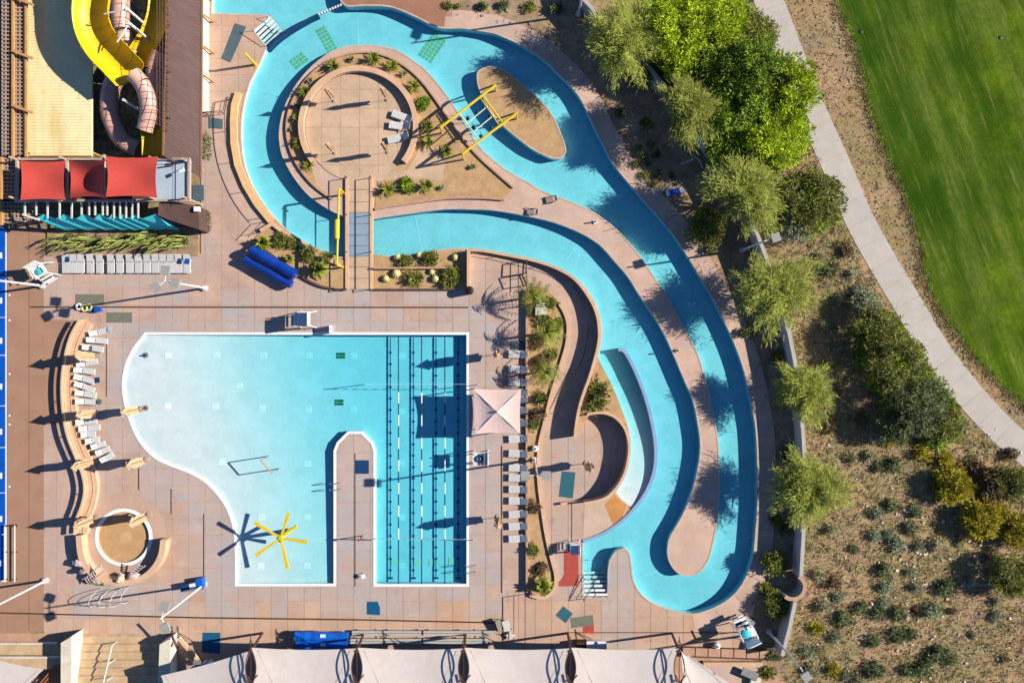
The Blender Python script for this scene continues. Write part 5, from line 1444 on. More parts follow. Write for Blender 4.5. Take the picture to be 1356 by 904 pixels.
r = thing('stair_rail', 'thin white stair rail on the broad steps', 'railing', (*xy((155,870)), 0))
MB().rod((*xy((156,848)),1.0), (*xy((151,892)),1.9), .05).build('handrail', M['white'], r)
for y, z in ((849,1.0),(870,1.45),(890,1.86)): MB().rod((*xy((155,y)),0), (*xy((155,y)),z), .035).build('post', M['white'], r)
r = thing('leaning_beam', 'tan timber beam leaning down beside the east side wall of the steps', 'beam', (*xy((250,860)), 0))
MB().beam(P(236,843,1.6), P(262,873,.3), .35, .2).build('beam', M['stucco'], r)
MB().rod(P(229,846,1.8), P(227,830,2.6), .09).build('prop', M['brown_metal'], r)
r = thing('pump_set', 'grey pump set with two white drums in the shade of the pointed sail', 'pump', (*xy((262,876)), 0))
MB().box(W(258,876,.3), (1.3,.4,.4), .1).build('housing', M['steel'], r)
for x in (273, 280): b = xy((x,875)); MB().lathe((*b,0), [(.2,0),(.22,.4),(.1,.5)], 12).build('drum', M['white'], r)
# south-east retaining walls and fence
wall('retaining_wall', 'long low tan retaining wall at the south east, behind the slanting sail', [(930,876),(1008,876)], .3, .5, 'stucco')
wall('retaining_wall', 'brown retaining wall with stone panels above the south east planting', [(905,861),(1034,866)], .9, .35, 'brown_roof')
for k in range(7):
    MB().box(W(912+k*17,862.5+k*.6,.36), (1.1,.75,.04), -.04).build('panel', M['stucco_dark'], bpy.data.objects['retaining_wall.001'])
sheet_px('south_terrace', [(930,880),(1012,880),(1006,905),(930,905)], 0.02, 'river_bank')
r = thing('stone_bench', 'grey stone block bench at the south east corner', 'bench', (*xy((998,894)), 0))
MB().box(W(993,892,.5), (1.6,.7,.12), -.4).build('seat', mat('bench_stone', lin(150,150,146), .9, .1, 2), r); MB().box(W(1000,900,.25), (.9,.7,.42), -.2).build('base', M['cream_wall'], r)
tag(rock_mb((*xy((987,859)),0), .4, .2, .25, 5).build('cloth_bundle', M['white'], at=(*xy((987,859)),0)), 'crumpled white towel bundle at the foot of the south east wall', 'towel')
r = thing('dolly', 'silver folded dolly lying in the shade near the teal cushioned chair', 'dolly', (*xy((993,824)), 0))
MB().box(W(993,823,.3), (.8,.55,.35), -.6).build('tray', M['steel'], r); MB().rod(W(1000,828,.35), W(990,832,.5), .03).build('handle', M['steel'], r)

# ------------------------------------------------------------------ vegetation
def leaf(mb, p, d, L, wd, up=None):
    s_ = d.cross(Vector((rnd.uniform(-.4,.4), rnd.uniform(-.4,.4), 1)))
    if s_.length < 1e-4: s_ = Vector((1,0,0))
    s_.normalize(); b = len(mb.v)
    mb.v += [p-s_*wd*.5, p+s_*wd*.5, p+d*L+s_*wd*.22, p+d*L-s_*wd*.22]; mb.f.append((b, b+1, b+2, b+3))
def rdir(zmin=-1.0):
    while True:
        v = Vector((rnd.uniform(-1,1), rnd.uniform(-1,1), rnd.uniform(-1,1)))
        if .05 < v.length < 1:
            v.normalize()
            if v.z >= zmin: return v
def feather_crown(r, h, n_br, n_leaf, L, wd, droop=.25):
    mb = MB(); f1, f2, f3 = (rnd.uniform(0, 6.28) for _ in range(3))
    for i in range(n_br):
        a = rnd.uniform(0, 2*math.pi); el = rnd.uniform(.0, 1.35)
        rr = r*rnd.uniform(.6, 1.1)*(1+.16*math.sin(2*a+f1)+.13*math.sin(3*a+f2)+.10*math.sin(5*a+f3))
        d = Vector((math.cos(a)*math.cos(el), math.sin(a)*math.cos(el), math.sin(el)*h/r))
        side = Vector((-d.y, d.x, 0))*rnd.uniform(-.25,.25)
        for k in range(n_leaf):
            t = rnd.uniform(.22, 1)
            p = d*rr*t+side*rr*t*t; p.z -= droop*rr*t*t*t*rnd.uniform(.6,1.2)
            spread = .15*r*(.35+t*.75)
            p += Vector((rnd.gauss(0,spread), rnd.gauss(0,spread), rnd.gauss(0,spread*.8)))*.52
            leaf(mb, p, (d+side+rdir()*.75).normalized(), L*rnd.uniform(.6,1.4), wd*rnd.uniform(.7,1.3))
    return mb
def clump_crown(rx, ry, h, n_cl, n_leaf, cr, L, wd, zmin=-.1):
    mb = MB()
    for i in range(n_cl):
        d = rdir(zmin); f = rnd.uniform(.45, .98)**.7
        c = Vector((d.x*rx*f, d.y*ry*f, d.z*h*f)); c_r = cr*rnd.uniform(.6,1.35)
        for k in range(n_leaf):
            o = rdir(); p = c+Vector((o.x, o.y, o.z*.75))*c_r*rnd.uniform(.2,1)**.5
            leaf(mb, p, (o+rdir()*.8+Vector((0,0,.2))).normalized(), L*rnd.uniform(.6,1.4), wd*rnd.uniform(.7,1.3))
    return mb
def tree(label, px, r, z, crown, m, group=None, name='tree', trunk_r=.16, limbs=7, lm='bark'):
    # px: crown centre as seen; z: height of the crown's middle
    c = P(px[0], px[1], z); root = thing(name, label, 'tree' if name.endswith('tree') else 'shrub', (c.x, c.y, 0), group)
    t = MB().tube([(c.x,c.y,-.1),(c.x+.1,c.y-.05,z*.25),(c.x,c.y+.08,z*.55)], [trunk_r*1.3,trunk_r,trunk_r*.8], 8)
    for k in range(limbs):
        a = 2*math.pi*(k+rnd.uniform(-.3,.3))/limbs; q = r*rnd.uniform(.5,.85)
        e = Vector((c.x+q*math.cos(a), c.y+q*math.sin(a), z*rnd.uniform(.85,1.15)))
        b = Vector((c.x, c.y, z*rnd.uniform(.3,.5)))
        t.tube([b, b.lerp(e,.5)+Vector((0,0,.25)), e], [trunk_r*.6,trunk_r*.4,trunk_r*.15], 6)
    t.build('trunk', M[lm], root)
    ob = bpy.data.objects.new('crown', crown.mesh('crown', M[m])); C.objects.link(ob); ob.parent = root; ob.location = (0,0,z*.8)
    return root
PV = 'feathery yellow green palo verde tree '
for (x, y, rp, z, s_) in ((828,48,54,4.7,'at the north end of the boundary wall'),(916,141,40,4.3,'leaning over the wall beside the bright green thicket'),(991,252,47,4.6,'hiding the wall east of the blue lounger'),
        (1031,385,54,3.6,'south of the grey lamp head, half over the wall'),(1068,519,39,3.4,'over the wall north of the last lit gap'),(1077,650,50,3.4,'at the south, over the wall above the stone bastion')):
    z += .7; r = rp*1.06/K*(H-z)/H
    tree(PV+s_, (x,y), r, z, feather_crown(r, r*.62, 105, 185, .40, .05), 'leaf_palo', 'palo verde trees along the boundary wall', 'palo_verde_tree')
for (x, y, rp, z, m_, s_) in ((895,28,52,4.6,'leaf_bright','vivid bright green broad tree at the top of the thicket'),(946,22,44,4.2,'leaf_bright','bright green tree between the top one and the cart path'),(942,82,34,3.4,'leaf_mid','darker green tree in the middle of the thicket'),
        (1000,92,48,4.6,'leaf_mid','green tree east of the middle of the thicket'),(1046,112,42,4.4,'leaf_bright','bright green tree hanging over the cart path'),(985,150,46,3.8,'leaf_mid','mid green tree in the south of the thicket'),
        (1030,178,46,4.0,'leaf_bright','bright green tree at the south end of the thicket'),(930,108,26,2.6,'leaf_olive','small dark tree between the thicket and the second palo verde'),(868,50,24,3,'leaf_mid','small green tree behind the northmost palo verde'),(998,45,30,3.2,'leaf_olive','olive green tree near the cart path at the top'),(906,78,30,3.2,'leaf_bright','small vivid green tree between the first two palo verdes'),(966,118,30,3.6,'leaf_bright','small vivid green tree in the heart of the thicket'),(1012,214,26,2.6,'leaf_mid','small green tree north of the dark olive tree by the path'),(960,190,28,2.8,'leaf_mid','small green tree at the wall, south west of the thicket')):
    r = rp/K*(H-z)/H
    tree(s_, (x,y), r, z, clump_crown(r, r, r*.7, int(34*r), 70, .62, .28, .10), m_, 'trees of the bright green thicket', 'broadleaf_tree')
for (x, y, rp, z, m_, s_) in ((1078,262,42,2.2,'leaf_olive','dark olive tree beside the cart path south of the thicket'),(1055,300,20,1.4,'leaf_grey','small grey shrub tree below the dark olive tree'),(1160,440,32,2.0,'leaf_olive','olive shrub tree at the north of the dark thicket by the path bend'),
        (1188,482,42,2.4,'leaf_olive','broad olive tree in the middle of the dark thicket by the path bend'),(1215,535,44,2.3,'leaf_dark','dark grey green tree in the south of the thicket by the path bend'),(1185,560,26,1.6,'leaf_dark','small dark tree at the south west foot of the thicket'),
        (1250,560,24,1.5,'leaf_olive','small olive tree beside the path at the south of the thicket'),(1145,405,18,1.2,'leaf_grey','grey bush tree north of the dark thicket'),(1340,762,28,1.5,'leaf_olive','round olive tree at the east edge, south'),(1338,640,22,1.2,'leaf_olive','dark bush tree at the east edge by the path'),
        (1262,642,24,.9,'leaf_yellow','spreading yellow flowering shrub below the path bend'),(1302,688,26,.9,'leaf_yellow','wide yellow flowering shrub in the eastern brush'),(1345,702,22,.9,'leaf_yellow','yellow flowering shrub cut by the east edge'),(1318,640,20,.8,'leaf_brown','dry brown shrub between the yellow ones and the path'),(848,95,18,1.4,'leaf_olive','dark shrub tree in the wall shade north'),(935,300,24,1.4,'leaf_olive','dark green drooping shrub west of the third palo verde'),(1026,745,13,.7,'leaf_olive','dark shrub in the wall shade above the stone bastion'),(1030,800,15,.8,'leaf_olive','spiky shrub below the stone bastion')):
    r = rp/K*(H-z)/H
    tree(s_, (x,y), r, z, clump_crown(r, r, r*.6, int(38*r), 60, .48, .22, .09), m_, None, 'dark_tree', .1)
# small plants: prototypes -------------------------------------------------
def plant_proto(name, cat, parts):
    r = thing(name, 'x', cat)
    for pn, mb, m_ in parts: mb.build(pn, M[m_], r)
    return Proto(r)
def rosette(n, L, wd, up=.5, curve=.25):
    mb = MB()
    for i in range(n):
        a = 2*math.pi*i/n+rnd.uniform(-.2,.2); e = rnd.uniform(.1,1.3); l_ = L*rnd.uniform(.75,1.1)
        d = Vector((math.cos(a)*math.cos(e), math.sin(a)*math.cos(e), math.sin(e))); s_ = Vector((-math.sin(a), math.cos(a), 0))
        p0 = Vector((0,0,up*.3)); p1 = p0+d*l_*.55; p2 = p0+d*l_; p2.z -= curve*l_*math.cos(e)
        b = len(mb.v); mb.v += [p0-s_*wd*.35, p0+s_*wd*.35, p1-s_*wd*.5, p1+s_*wd*.5, p2]; mb.f += [(b, b+1, b+3, b+2), (b+2, b+3, b+4)]
    return mb
stemb = lambda h, r_=.08: MB().tube([(0,0,-.05),(0.02,0,h*.6),(0,0,h)], [r_*1.3,r_,r_*.8], 8)
yuc = [plant_proto('yucca', 'plant', [('leaves', rosette(46,.85,.09), 'leaf_palm'), ('stem', stemb(.3), 'bark')]) for _ in range(2)]
for x, y, s_, l in ((443,90,1.2,'at the north west of the ring'),(496,80,1.2,'at the north of the ring'),(520,90,1.15,'at the north, east of its twin'),(549,116,1.15,'at the north east of the ring'),(405,123,1.1,'dark in the wall shade at the west'),(394,158,.8,'small, in the shade west of the patio'),
        (396,190,1.0,'in the shade west of the patio'),(410,220,1.0,'next to the bridge stairs in the shade'),(567,169,1.15,'by the west leg of the climbing frame'),(567,190,1.2,'south of the climbing frame leg'),(592,202,1.1,'at the southern climbing frame leg'),(514,252,1.3,'west end of the southern row'),(566,247,1.2,'east end of the southern row')):
    rnd.choice(yuc).put((*xy((x,y)), .05), rnd.uniform(0,6), 'spiky yellow green yucca in the island planting, '+l, 'yuccas of the island bed', s_)
dome = lambda r_, n_, L=.2: clump_crown(r_, r_, r_*.9, n_, 26, r_*.42, L, .08, 0)
grn = plant_proto('round_shrub', 'shrub', [('foliage', dome(.62, 26), 'leaf_mid'), ('stem', stemb(.3), 'bark')])
grn.put((*xy((561,138)), .05), 0, 'neat round green shrub on the island bed east of the patio', None, 1.0); grn.put((*xy((539,246)), .05), 1, 'round green shrub between two yuccas in the southern island row', None, 1.1)
blu = plant_proto('blue_agave', 'plant', [('leaves', rosette(26,.42,.12,.3,.0), 'leaf_grey'), ('stem', stemb(.15), 'bark')])
for x, y, l in ((585,249,'east of the southern yucca row'),(626,222,'alone in the eastern sand'),(535,99,'near the north east yucca'),(466,80,'north of the patio wall'),(411,108,'in the shade north west'),(395,141,'in the shade west, upper one'),(388,172,'in the shade west, lower one')):
    blu.put((*xy((x,y)), .05), rnd.uniform(0,6), 'small blue grey agave on the island bed, '+l, 'small agaves of the island bed')
# cactus bed and reel bed
def barrel(r_):
    mb = MB(); n = 20; rings = []
    for j in range(6):
        a = j/5*math.pi/2; b = len(mb.v); rings.append(b)
        for k in range(n):
            q = 1.0 if k % 2 else .84; t = 2*math.pi*k/n; mb.v.append(Vector((r_*q*math.cos(t)*math.cos(a*.96), r_*q*math.sin(t)*math.cos(a*.96), r_*1.1*math.sin(a))))
    for a, b in zip(rings, rings[1:]):
        for k in range(n): mb.f.append((a+k, a+(k+1)%n, b+(k+1)%n, b+k))
    mb.f.append(tuple(rings[-1]+k for k in range(n)))
    return mb
bar = plant_proto('barrel_cactus', 'cactus', [('body', barrel(.42), 'cactus_pale'), ('spines', clump_crown(.42,.42,.44,16,14,.1,.1,.03,.1), 'leaf_dry')])
for x, y, s_, l in ((527,341,.9,'north row, westmost'),(555,338,.8,'north row, in the middle'),(603,341,.9,'north row, at the dark recess'),(525,362,1.1,'south row, second'),(511,369,.9,'south row, westmost'),(572,360,.8,'south row, third'),(577,369,1.0,'south row, in front')):
    bar.put((*xy((x,y)), .06), rnd.uniform(0,6), 'pale yellow barrel cactus east of the footbridge, '+l, 'barrel cacti in the bed', s_)
aga = plant_proto('bed_shrub', 'shrub', [('foliage', clump_crown(.75,.6,.5,30,26,.25,.22,.07,0), 'leaf_olive'), ('stem', stemb(.25), 'bark')])
for x, y, s_, l, g_ in ((571,344,1.1,'olive bush in the cactus bed, north row between two barrel cacti',0),(538,348,1.0,'olive bush in the cactus bed, north row west part',0),(548,369,1.1,'olive bush in the cactus bed, south row beside the barrel cacti',0),(598,364,1.3,'olive bush at the east end of the cactus bed',0),(593,374,1.0,'olive bush at the south east corner of the cactus bed',0),
        (375,318,1.1,'brown green bush at the north tip of the small bed by the blue tarp rolls',0),(388,322,.9,'bush beside the river wall in the small bed',0),(410,336,1.1,'bush in the middle of the narrow river side bed',0),(432,343,.9,'brown bush near the footbridge end of the narrow river bed',0)):
    aga.put((*xy((x,y)), .06), rnd.uniform(0,6), l, None, s_)
fro = plant_proto('leafy_plant', 'plant', [('leaves', rosette(34,.8,.24,.8,.35), 'leaf_palm'), ('stem', stemb(.5), 'bark')])
for x, y, s_, l in ((351,322,1.3,'yellow green fan leaved plant at the north of the small bed, over the tarp rolls'),(424,356,1.4,'big yellow green fan leaved plant south of the narrow river bed'),(385,343,.8,'small fan leaved plant by the tarp rolls'),(717,772,1.5,'bright green bushy plant at the south end of the palm planter')):
    fro.put((*xy((x,y)), .2), rnd.uniform(0,6), l, None, s_)
# palms in the planter
def palm_proto(hh, n, L):
    r = thing('palm', 'x', 'palm')
    MB().tube([(0,0,-.05),(.05,0,hh*.5),(0,.03,hh)], [.17,.12,.1], 8).build('trunk', M['bark'], r)
    mb = MB()
    for i in range(n):
        a = 2*math.pi*i/n+rnd.uniform(-.2,.2); e = rnd.uniform(-.1,1.0); l_ = L*rnd.uniform(.8,1.1)
        for k in range(12):
            t = (k+1)/12; p = Vector((math.cos(a)*math.cos(e)*l_*t, math.sin(a)*math.cos(e)*l_*t, hh+math.sin(e)*l_*t-.7*l_*t*t))
            s_ = Vector((-math.sin(a), math.cos(a), -.25))
            for sg in (-1, 1):
                d = (Vector((math.cos(a), math.sin(a), -.4))*.6+s_*sg).normalized(); leaf(mb, p, d, .42*(1.1-.6*t), .07)
    mb.build('fronds', M['leaf_palm'], r)
    return Proto(r)
pa = palm_proto(2.3, 18, 1.75)
for x, y, s_, l in ((706,394,1.05,'northmost palm of the planter beside the gate frames'),(723,441,1.1,'palm in the planter east of the dull blue mat'),(721,491,.95,'palm in the planter level with the north umbrella')):
    pa.put((*xy((x,y)), .1), rnd.uniform(0,6), l, 'palms of the planter', s_)
tp = plant_proto('desert_tree', 'tree', [('trunk', stemb(2.2,.09), 'bark'), ('crown', feather_crown(1.1,.6,26,34,.26,.09), 'leaf_olive')])
tp.root.children[1].location.z += 2.0
for x, y, s_, l in ((727,400,.75,'small grey green tree over the white utility boxes'),(733,438,.8,'light green small tree by the curved planter wall'),(790,519,1.2,'small palm like tree on the raised bed, northern one'),(787,534,1.15,'small tree on the raised bed, just above the crescent court')):
    tp.put((*xy((x,y)), .85 if x > 780 else .1), rnd.uniform(0,6), l, None, s_)
drk = [plant_proto('round_bush', 'shrub', [('foliage', clump_crown(.62,.55,.5,26,24,.24,.2,.07,0), m_), ('stem', stemb(.2), 'bark')]) for m_ in ('leaf_brown','leaf_olive')]
for i, (x, y, s_, l) in enumerate(((719,424,1,'north, below the utility boxes'),(738,428,.85,'against the curved wall in the north'),(711,452,1.05,'west of the second palm'),(731,470,.9,'south of the second palm'),(717,479,1.1,'north of the third palm'),(717,527,1.05,'alone, south of the third palm'),(713,548,1.05,'level with the pink canopy'),(707,560,1.0,'just south of the one level with the canopy'),
        (706,669,1.05,'alone below the light pole'),(706,727,1.0,'alone near the south end'),(717,752,.95,'above the bright bushy plant'))):
    drk[i % 2].put((*xy((x,y)), .1), rnd.uniform(0,6), 'round dark bush in the palm planter, '+l, 'round bushes of the palm planter', s_)
r = thing('planter_agave', 'pale rimmed blue green agave disc in the palm planter near the third palm', 'agave', (*xy((727,495)), .1))
mb = rosette(30,.55,.16,.3,.1)
for v in mb.v: v += r.location
mb.build('leaves', M['leaf_grey'], r); b = xy((728,494)); MB().tube([(b[0]+.62*math.cos(k*math.pi/8), b[1]+.62*math.sin(k*math.pi/8), .15) for k in range(16)], .06, 6, closed=True).build('stone_ring', M['offwhite'], r)
# arching cactus stalks by the slide tower
q = random.Random(4)
for i in range(9):
    x0 = 92+i*18.5; y0 = 318+q.uniform(-4,4); r = thing('arching_cactus', 'clump of long pale green arching stems below the teal screen, %s from the west' % ORD[i], 'cactus', (*xy((x0,y0)), 0), 'arching cacti below the slide tower')
    for k in range(11 if i > 3 else 8):
        b = W(x0+q.uniform(-9,9), y0+q.uniform(-8,8)); a = math.radians(q.uniform(188,232)); L = q.uniform(1.0,2.1); hh = q.uniform(.7,1.5)
        e = b+Vector((math.cos(a)*L, math.sin(a)*L*.7, hh))
        MB().tube([b, b.lerp(e,.45)+Vector((0,0,.5*hh)), e], [.06,.075,.04], 6).build('stem', M['cactus_green' if q.random() < .75 else 'leaf_olive'], r)
    mb = clump_crown(.65,.5,.4,16,20,.22,.24,.07,0)
    for v in mb.v: v += r.location
    mb.build('undergrowth', M['leaf_dark'], r)
hd = plant_proto('hedge_plant', 'shrub', [('foliage', clump_crown(.45,1.3,.7,44,26,.25,.18,.08,0), 'leaf_sage'), ('stem', stemb(.3), 'bark')])
hd.put((*xy((272,192)), 0), 0, 'narrow grey green hedge plant at the foot of the brown roof', None, (1,1.1,1)); hd.put((*xy((273,290)), 0), .1, 'narrow grey green hedge plant beside the brown housing corner', None, (.8,.9,1))
# garden plants of the planting strip, then the desert slope
def bush_variants(name, specs):
    out = []
    for (rx, h, m_, ncl, L) in specs: out.append(plant_proto(name, 'shrub', [('foliage', clump_crown(rx,rx,h,ncl,24,rx*.42,L,.07,0), m_), ('stem', stemb(.15,.05), 'bark')]))
    return out
gb = bush_variants('garden_bush', [(.4,.35,'leaf_olive',12,.16),(.4,.35,'leaf_dark',12,.16)])
GB = ['westmost','topmost but two','at the shade edge in the upper row','in the middle','lower west','lower middle, biggest of its row','lowest','northmost','second from the north','east, by the blue lounger']
for i, (x, y, s_) in enumerate(((841,219,1),(850,204,1.1),(868,204,1),(857,215,.8),(852,231,1.1),(872,231,1),(864,243,.8),(846,196,.8),(862,190,.9),(889,232,.8))):
    gb[i % 2].put((*xy((x,y)), 0), rnd.uniform(0,6), 'small round bush on the sunlit gravel patch, %s' % GB[i], 'small bushes on the sunlit gravel', s_)
for i, (x, y, s_, l) in enumerate(((594,7,1.0,'alone at the top, near the brown plaza'),(640,10,1.1,'dark, at the top middle'),(607,9,.7,'small, at the top'),(668,8,1.2,'greyish, at the top east'),(700,10,1.4,'largest at the top'),(735,12,1.5,'in the wall shade at the top'),(938,316,1.2,'by the river walk below the blue lounger'),(940,330,1.4,'yellowish, by the lamp shadow'),(926,300,1.5,'in the tree shade by the river walk'),
        (820,150,1.3,'in the tree shade north'),(855,165,1.3,'dry, in the tree shade'),(985,440,1.4,'in the dark strip, upper'),(1030,470,1.4,'at the wall foot, upper'),(1040,600,1.5,'at the wall foot, middle'),(1025,690,1.5,'in the dark strip, lower'),(1040,700,1.4,'at the wall foot, lower'),(1012,775,1.3,'by the end of the river walk'),(1022,865,1.5,'at the south east retaining wall'),(1018,890,1.6,'green, at the bottom beside the stone bench'))):
    gb[i % 2].put((*xy((x,y)), 0), rnd.uniform(0,6), 'garden bush in the planting strip, '+l, 'garden bushes of the planting strip', s_)
ds = bush_variants('desert_bush', [(.55,.5,'leaf_dark',24,.16),(.6,.5,'leaf_grey',24,.16),(.5,.4,'leaf_sage',20,.15),(.6,.4,'leaf_yellow',22,.16),(.55,.4,'leaf_brown',22,.16)])
DB = [(1157,709,1.0,1,'round grey green'),(1176,706,.8,1,'small grey'),(1187,720,1.2,1,'large grey green, on the open slope'),(1205,698,1.1,0,'dark green near the yellow patch'),(1302,693,1.1,1,'blue grey, alone in the east'),(1130,727,.8,0,'small, low'),(1170,754,1.3,0,'flattened dark'),(1172,776,1.1,1,'grey with a shade tuft'),(1205,757,.7,1,'tiny grey'),
      (1252,777,1.5,0,'big round dark green by the white stones'),(1213,776,1.0,2,'pale, by the white stones'),(1140,804,1.1,0,'west of the pair'),(1163,812,1.1,0,'middle one of the row'),(1169,797,.9,1,'above the row'),(1189,811,1.2,0,'east one of the row'),(1214,808,.9,4,'brownish'),(1232,806,1.4,1,'wide grey'),(1116,818,1.2,0,'west, by the boundary slope'),
      (1261,809,.8,4,'faint brown'),(1186,840,1.2,0,'left of a twin'),(1203,838,1.1,0,'right of a twin'),(1104,842,.9,1,'pale by the wall corner'),(1154,847,1.0,0,'single, lower middle'),(1241,864,1.3,0,'upper one of the lower east group'),(1256,870,1.2,0,'east one of the lower east group'),(1228,872,1.0,0,'west one of the lower east group'),(1157,885,1.4,0,'lower middle'),(1103,886,1.1,3,'yellowish, lower west'),
      (1202,886,1.1,0,'lower, west of a close pair'),(1221,884,1.3,0,'lower, east of a close pair'),(1120,893,.8,1,'bottom west, small'),(1135,897,1.2,2,'bottom west, pale'),(1210,676,1.1,0,'by the yellow ground patch'),(1180,668,1.0,0,'dark, upper slope'),(1160,678,1.0,1,'grey, upper slope'),(1183,615,1.3,0,'below the dark thicket, east'),(1162,617,1.0,0,'below the dark thicket, middle'),(1150,603,1.1,2,'below the dark thicket, west'),
      (1125,606,.9,0,'on the bare strip'),(1141,556,1.0,0,'on the bare strip, upper'),(1100,565,1.2,4,'brown, by the fifth palo verde'),(1115,520,.9,2,'pale, upper bare strip'),(1113,490,1.1,2,'upper bare strip'),(1098,355,1.3,0,'round dark green north, alone'),(1085,340,1.1,2,'sage north'),(1120,330,1.2,4,'brown, near the path'),(1128,362,1.0,2,'pale, near the path'),(1110,395,1.2,2,'sage, mid north'),
      (1135,385,1.2,1,'grey, mid north'),(1090,430,1.2,2,'sage, by the fourth palo verde'),(1105,460,1.1,1,'grey, by the fourth palo verde'),(1250,610,1.5,3,'yellow flowering, upper'),(1270,640,1.4,3,'yellow flowering, middle'),(1300,660,1.6,3,'yellow flowering, east'),(1240,640,1.3,4,'brown among the yellow ones'),(1290,615,1.6,4,'brown by the path'),(1220,600,1.3,3,'yellow, at the thicket edge'),(1175,585,1.0,3,'yellow, at the thicket foot'),
      (1100,700,1.3,2,'sage by the sixth palo verde'),(1085,760,1.3,2,'sage below the sixth palo verde'),(1100,770,1.2,4,'brown green, mid west'),(1090,800,1.4,2,'sage by the bastion'),(1110,790,1.0,1,'grey by the bastion'),(1080,830,1.1,3,'bright by the wall end'),(1070,862,1.0,1,'grey by the wall end'),(1075,885,1.3,2,'sage by the lamp head'),(1335,600,1.2,4,'brown by the path, east'),(1325,680,1.4,3,'yellow at the east edge'),(1350,700,1.3,3,'yellow, cut by the edge'),
      (1320,795,1.0,2,'pale near the east olive tree'),(1318,815,.9,1,'grey near the east olive tree'),(1310,735,1.2,4,'brown, mid east'),(1270,715,1.0,2,'sage, mid slope'),(1240,720,1.2,2,'sage with gravel'),(1215,722,.9,1,'grey with gravel'),(1285,770,.9,2,'pale, east'),(1330,870,.9,4,'brown, south east corner'),(1290,840,.8,2,'pale, south east')]
for x, y, s_, v, l in DB:
    ds[v].put((*xy((x,y)), -.05), rnd.uniform(0,6), 'desert bush on the gravel slope, '+l, 'desert bushes on the slope', s_*rnd.uniform(.9,1.1))
# uncountable ground cover: dry tufts, gravel and stones on the slope
def allowed(x, y):
    if not (1040 < x < 1380 and -20 < y < 930) and not (575 < x < 1060 and -20 < y < 880): return False
    return True
DES = [(1044,-40)] + BW[2:] + [(1050,800),(1036,930),(1400,930),(1400,640)]
desert_poly = BW + [(1053,797),(1036,868),(1030,940),(1420,940),(1420,640)] + [tuple(p) for p in PATH_C[::-1]][4:]
strip_poly = [tuple(p) for p in PATH_C] + [tuple(p) for p in TURF[::-1]][4:]
tuft = MB(); tuft2 = MB(); grav = MB(); shrubs = MB()
for k in range(26000):
    x, y = rnd.uniform(990, 1380), rnd.uniform(-30, 930)
    ind = inside(x, y, desert_poly); ins = inside(x, y, strip_poly)
    if not (ind or ins): continue
    d = min(math.dist((x,y), p) for p in PATH_C)
    if d < 19.8: continue
    c = W(x, y, -.06)
    n = 5 if ind else 3
    if rnd.random() < (.5 if ind else .28):
        tgt = tuft if rnd.random() < .6 else tuft2; s_ = rnd.uniform(.5, 1.3) if ind else rnd.uniform(.4,.8)
        for j in range(n):
            dd = rdir(.15); leaf(tgt, c+Vector((rnd.gauss(0,.1),rnd.gauss(0,.1),0)), dd, .3*s_, .07)
    elif rnd.random() < .3:
        s_ = rnd.uniform(.03,.08); grav.box((c.x,c.y,-.05+s_*.3), (s_*2,s_*1.6,s_), rnd.uniform(0,3), rnd.uniform(-.3,.3))
yel = MB()
for k in range(2200):
    x, y = rnd.uniform(1000, 1375), rnd.uniform(-20, 925)
    ind = inside(x, y, desert_poly)
    if not (ind or inside(x, y, strip_poly)): continue
    if min(math.dist((x,y), p) for p in PATH_C) < 23: continue
    dens = .95 if y < 610 and x < 1150 else .85 if (x < 1118 or (x > 1225 and y < 725)) else .24
    if not ind: dens = .10
    if rnd.random() > dens: continue
    c = W(x, y, -.06); rr = rnd.uniform(.15,.5) if ind else rnd.uniform(.1,.25); tgt = rnd.choice((yel, yel, shrubs, tuft)) if (x > 1215 and y < 725) else rnd.choice((tuft2, tuft2, shrubs, shrubs, tuft))
    for j in range(int(40*rr)+8):
        o = rdir(0); leaf(tgt, c+o*rr*rnd.uniform(.3,1), (o+rdir()*.7).normalized(), .16*rnd.uniform(.7,1.4), .06)
fr1, fr2 = MB(), MB()
edge = [p for p in spline([(1104,-60),(1110,0),(1124,35),(1138,75),(1147,115),(1155,150),(1168,185),(1183,220),(1196,250),(1208,285),(1219,320),(1224,350),(1230,375),(1245,405),(1262,430),(1285,462),(1310,490),(1340,520),(1370,545)], 30)]
for p in edge:
    for k in range(5):
        q = abs(rnd.gauss(0, 6)); c = W(p[0]-q*.85+rnd.uniform(-1,3), p[1]+q*.4+rnd.uniform(-3,3), -.04); tgt = fr1 if q < 3.5 else fr2
        for j in range(5): leaf(tgt, c+Vector((rnd.gauss(0,.1),rnd.gauss(0,.1),0)), rdir(.1), rnd.uniform(.1,.24), .06)
fr1.build('turf_fringe', M['leaf_mid'], None, kind='stuff'); fr2.build('dry_fringe', M['leaf_dry'], None, kind='stuff')
yel.build('yellow_scrub', M['leaf_yellow'], None, kind='stuff')
und = MB()
for (tx, ty, tr, n_) in ((910,45,60,260),(965,60,60,260),(1010,110,55,240),(980,165,55,240),(1030,175,40,150),(1185,480,48,240),(1212,535,48,240),(1165,445,30,120),(1240,560,30,120),(1070,270,40,150)):
    for k in range(n_):
        a = rnd.uniform(0, 6.28); q = tr*math.sqrt(rnd.random()); x, y = tx+q*math.cos(a), ty+q*math.sin(a)
        if min(math.dist((x,y), p) for p in PATH_C) < 24: continue
        c = W(x, y, 0); rr = rnd.uniform(.35,.75)
        for j in range(16):
            o = rdir(0); leaf(und, c+o*rr*rnd.uniform(.3,1), (o+rdir()*.7).normalized(), .32*rnd.uniform(.7,1.4), .13)
und.build('thicket_undergrowth', M['leaf_mid'], None, kind='stuff')
shrubs.build('desert_scrub', M['leaf_olive'], None, kind='stuff')
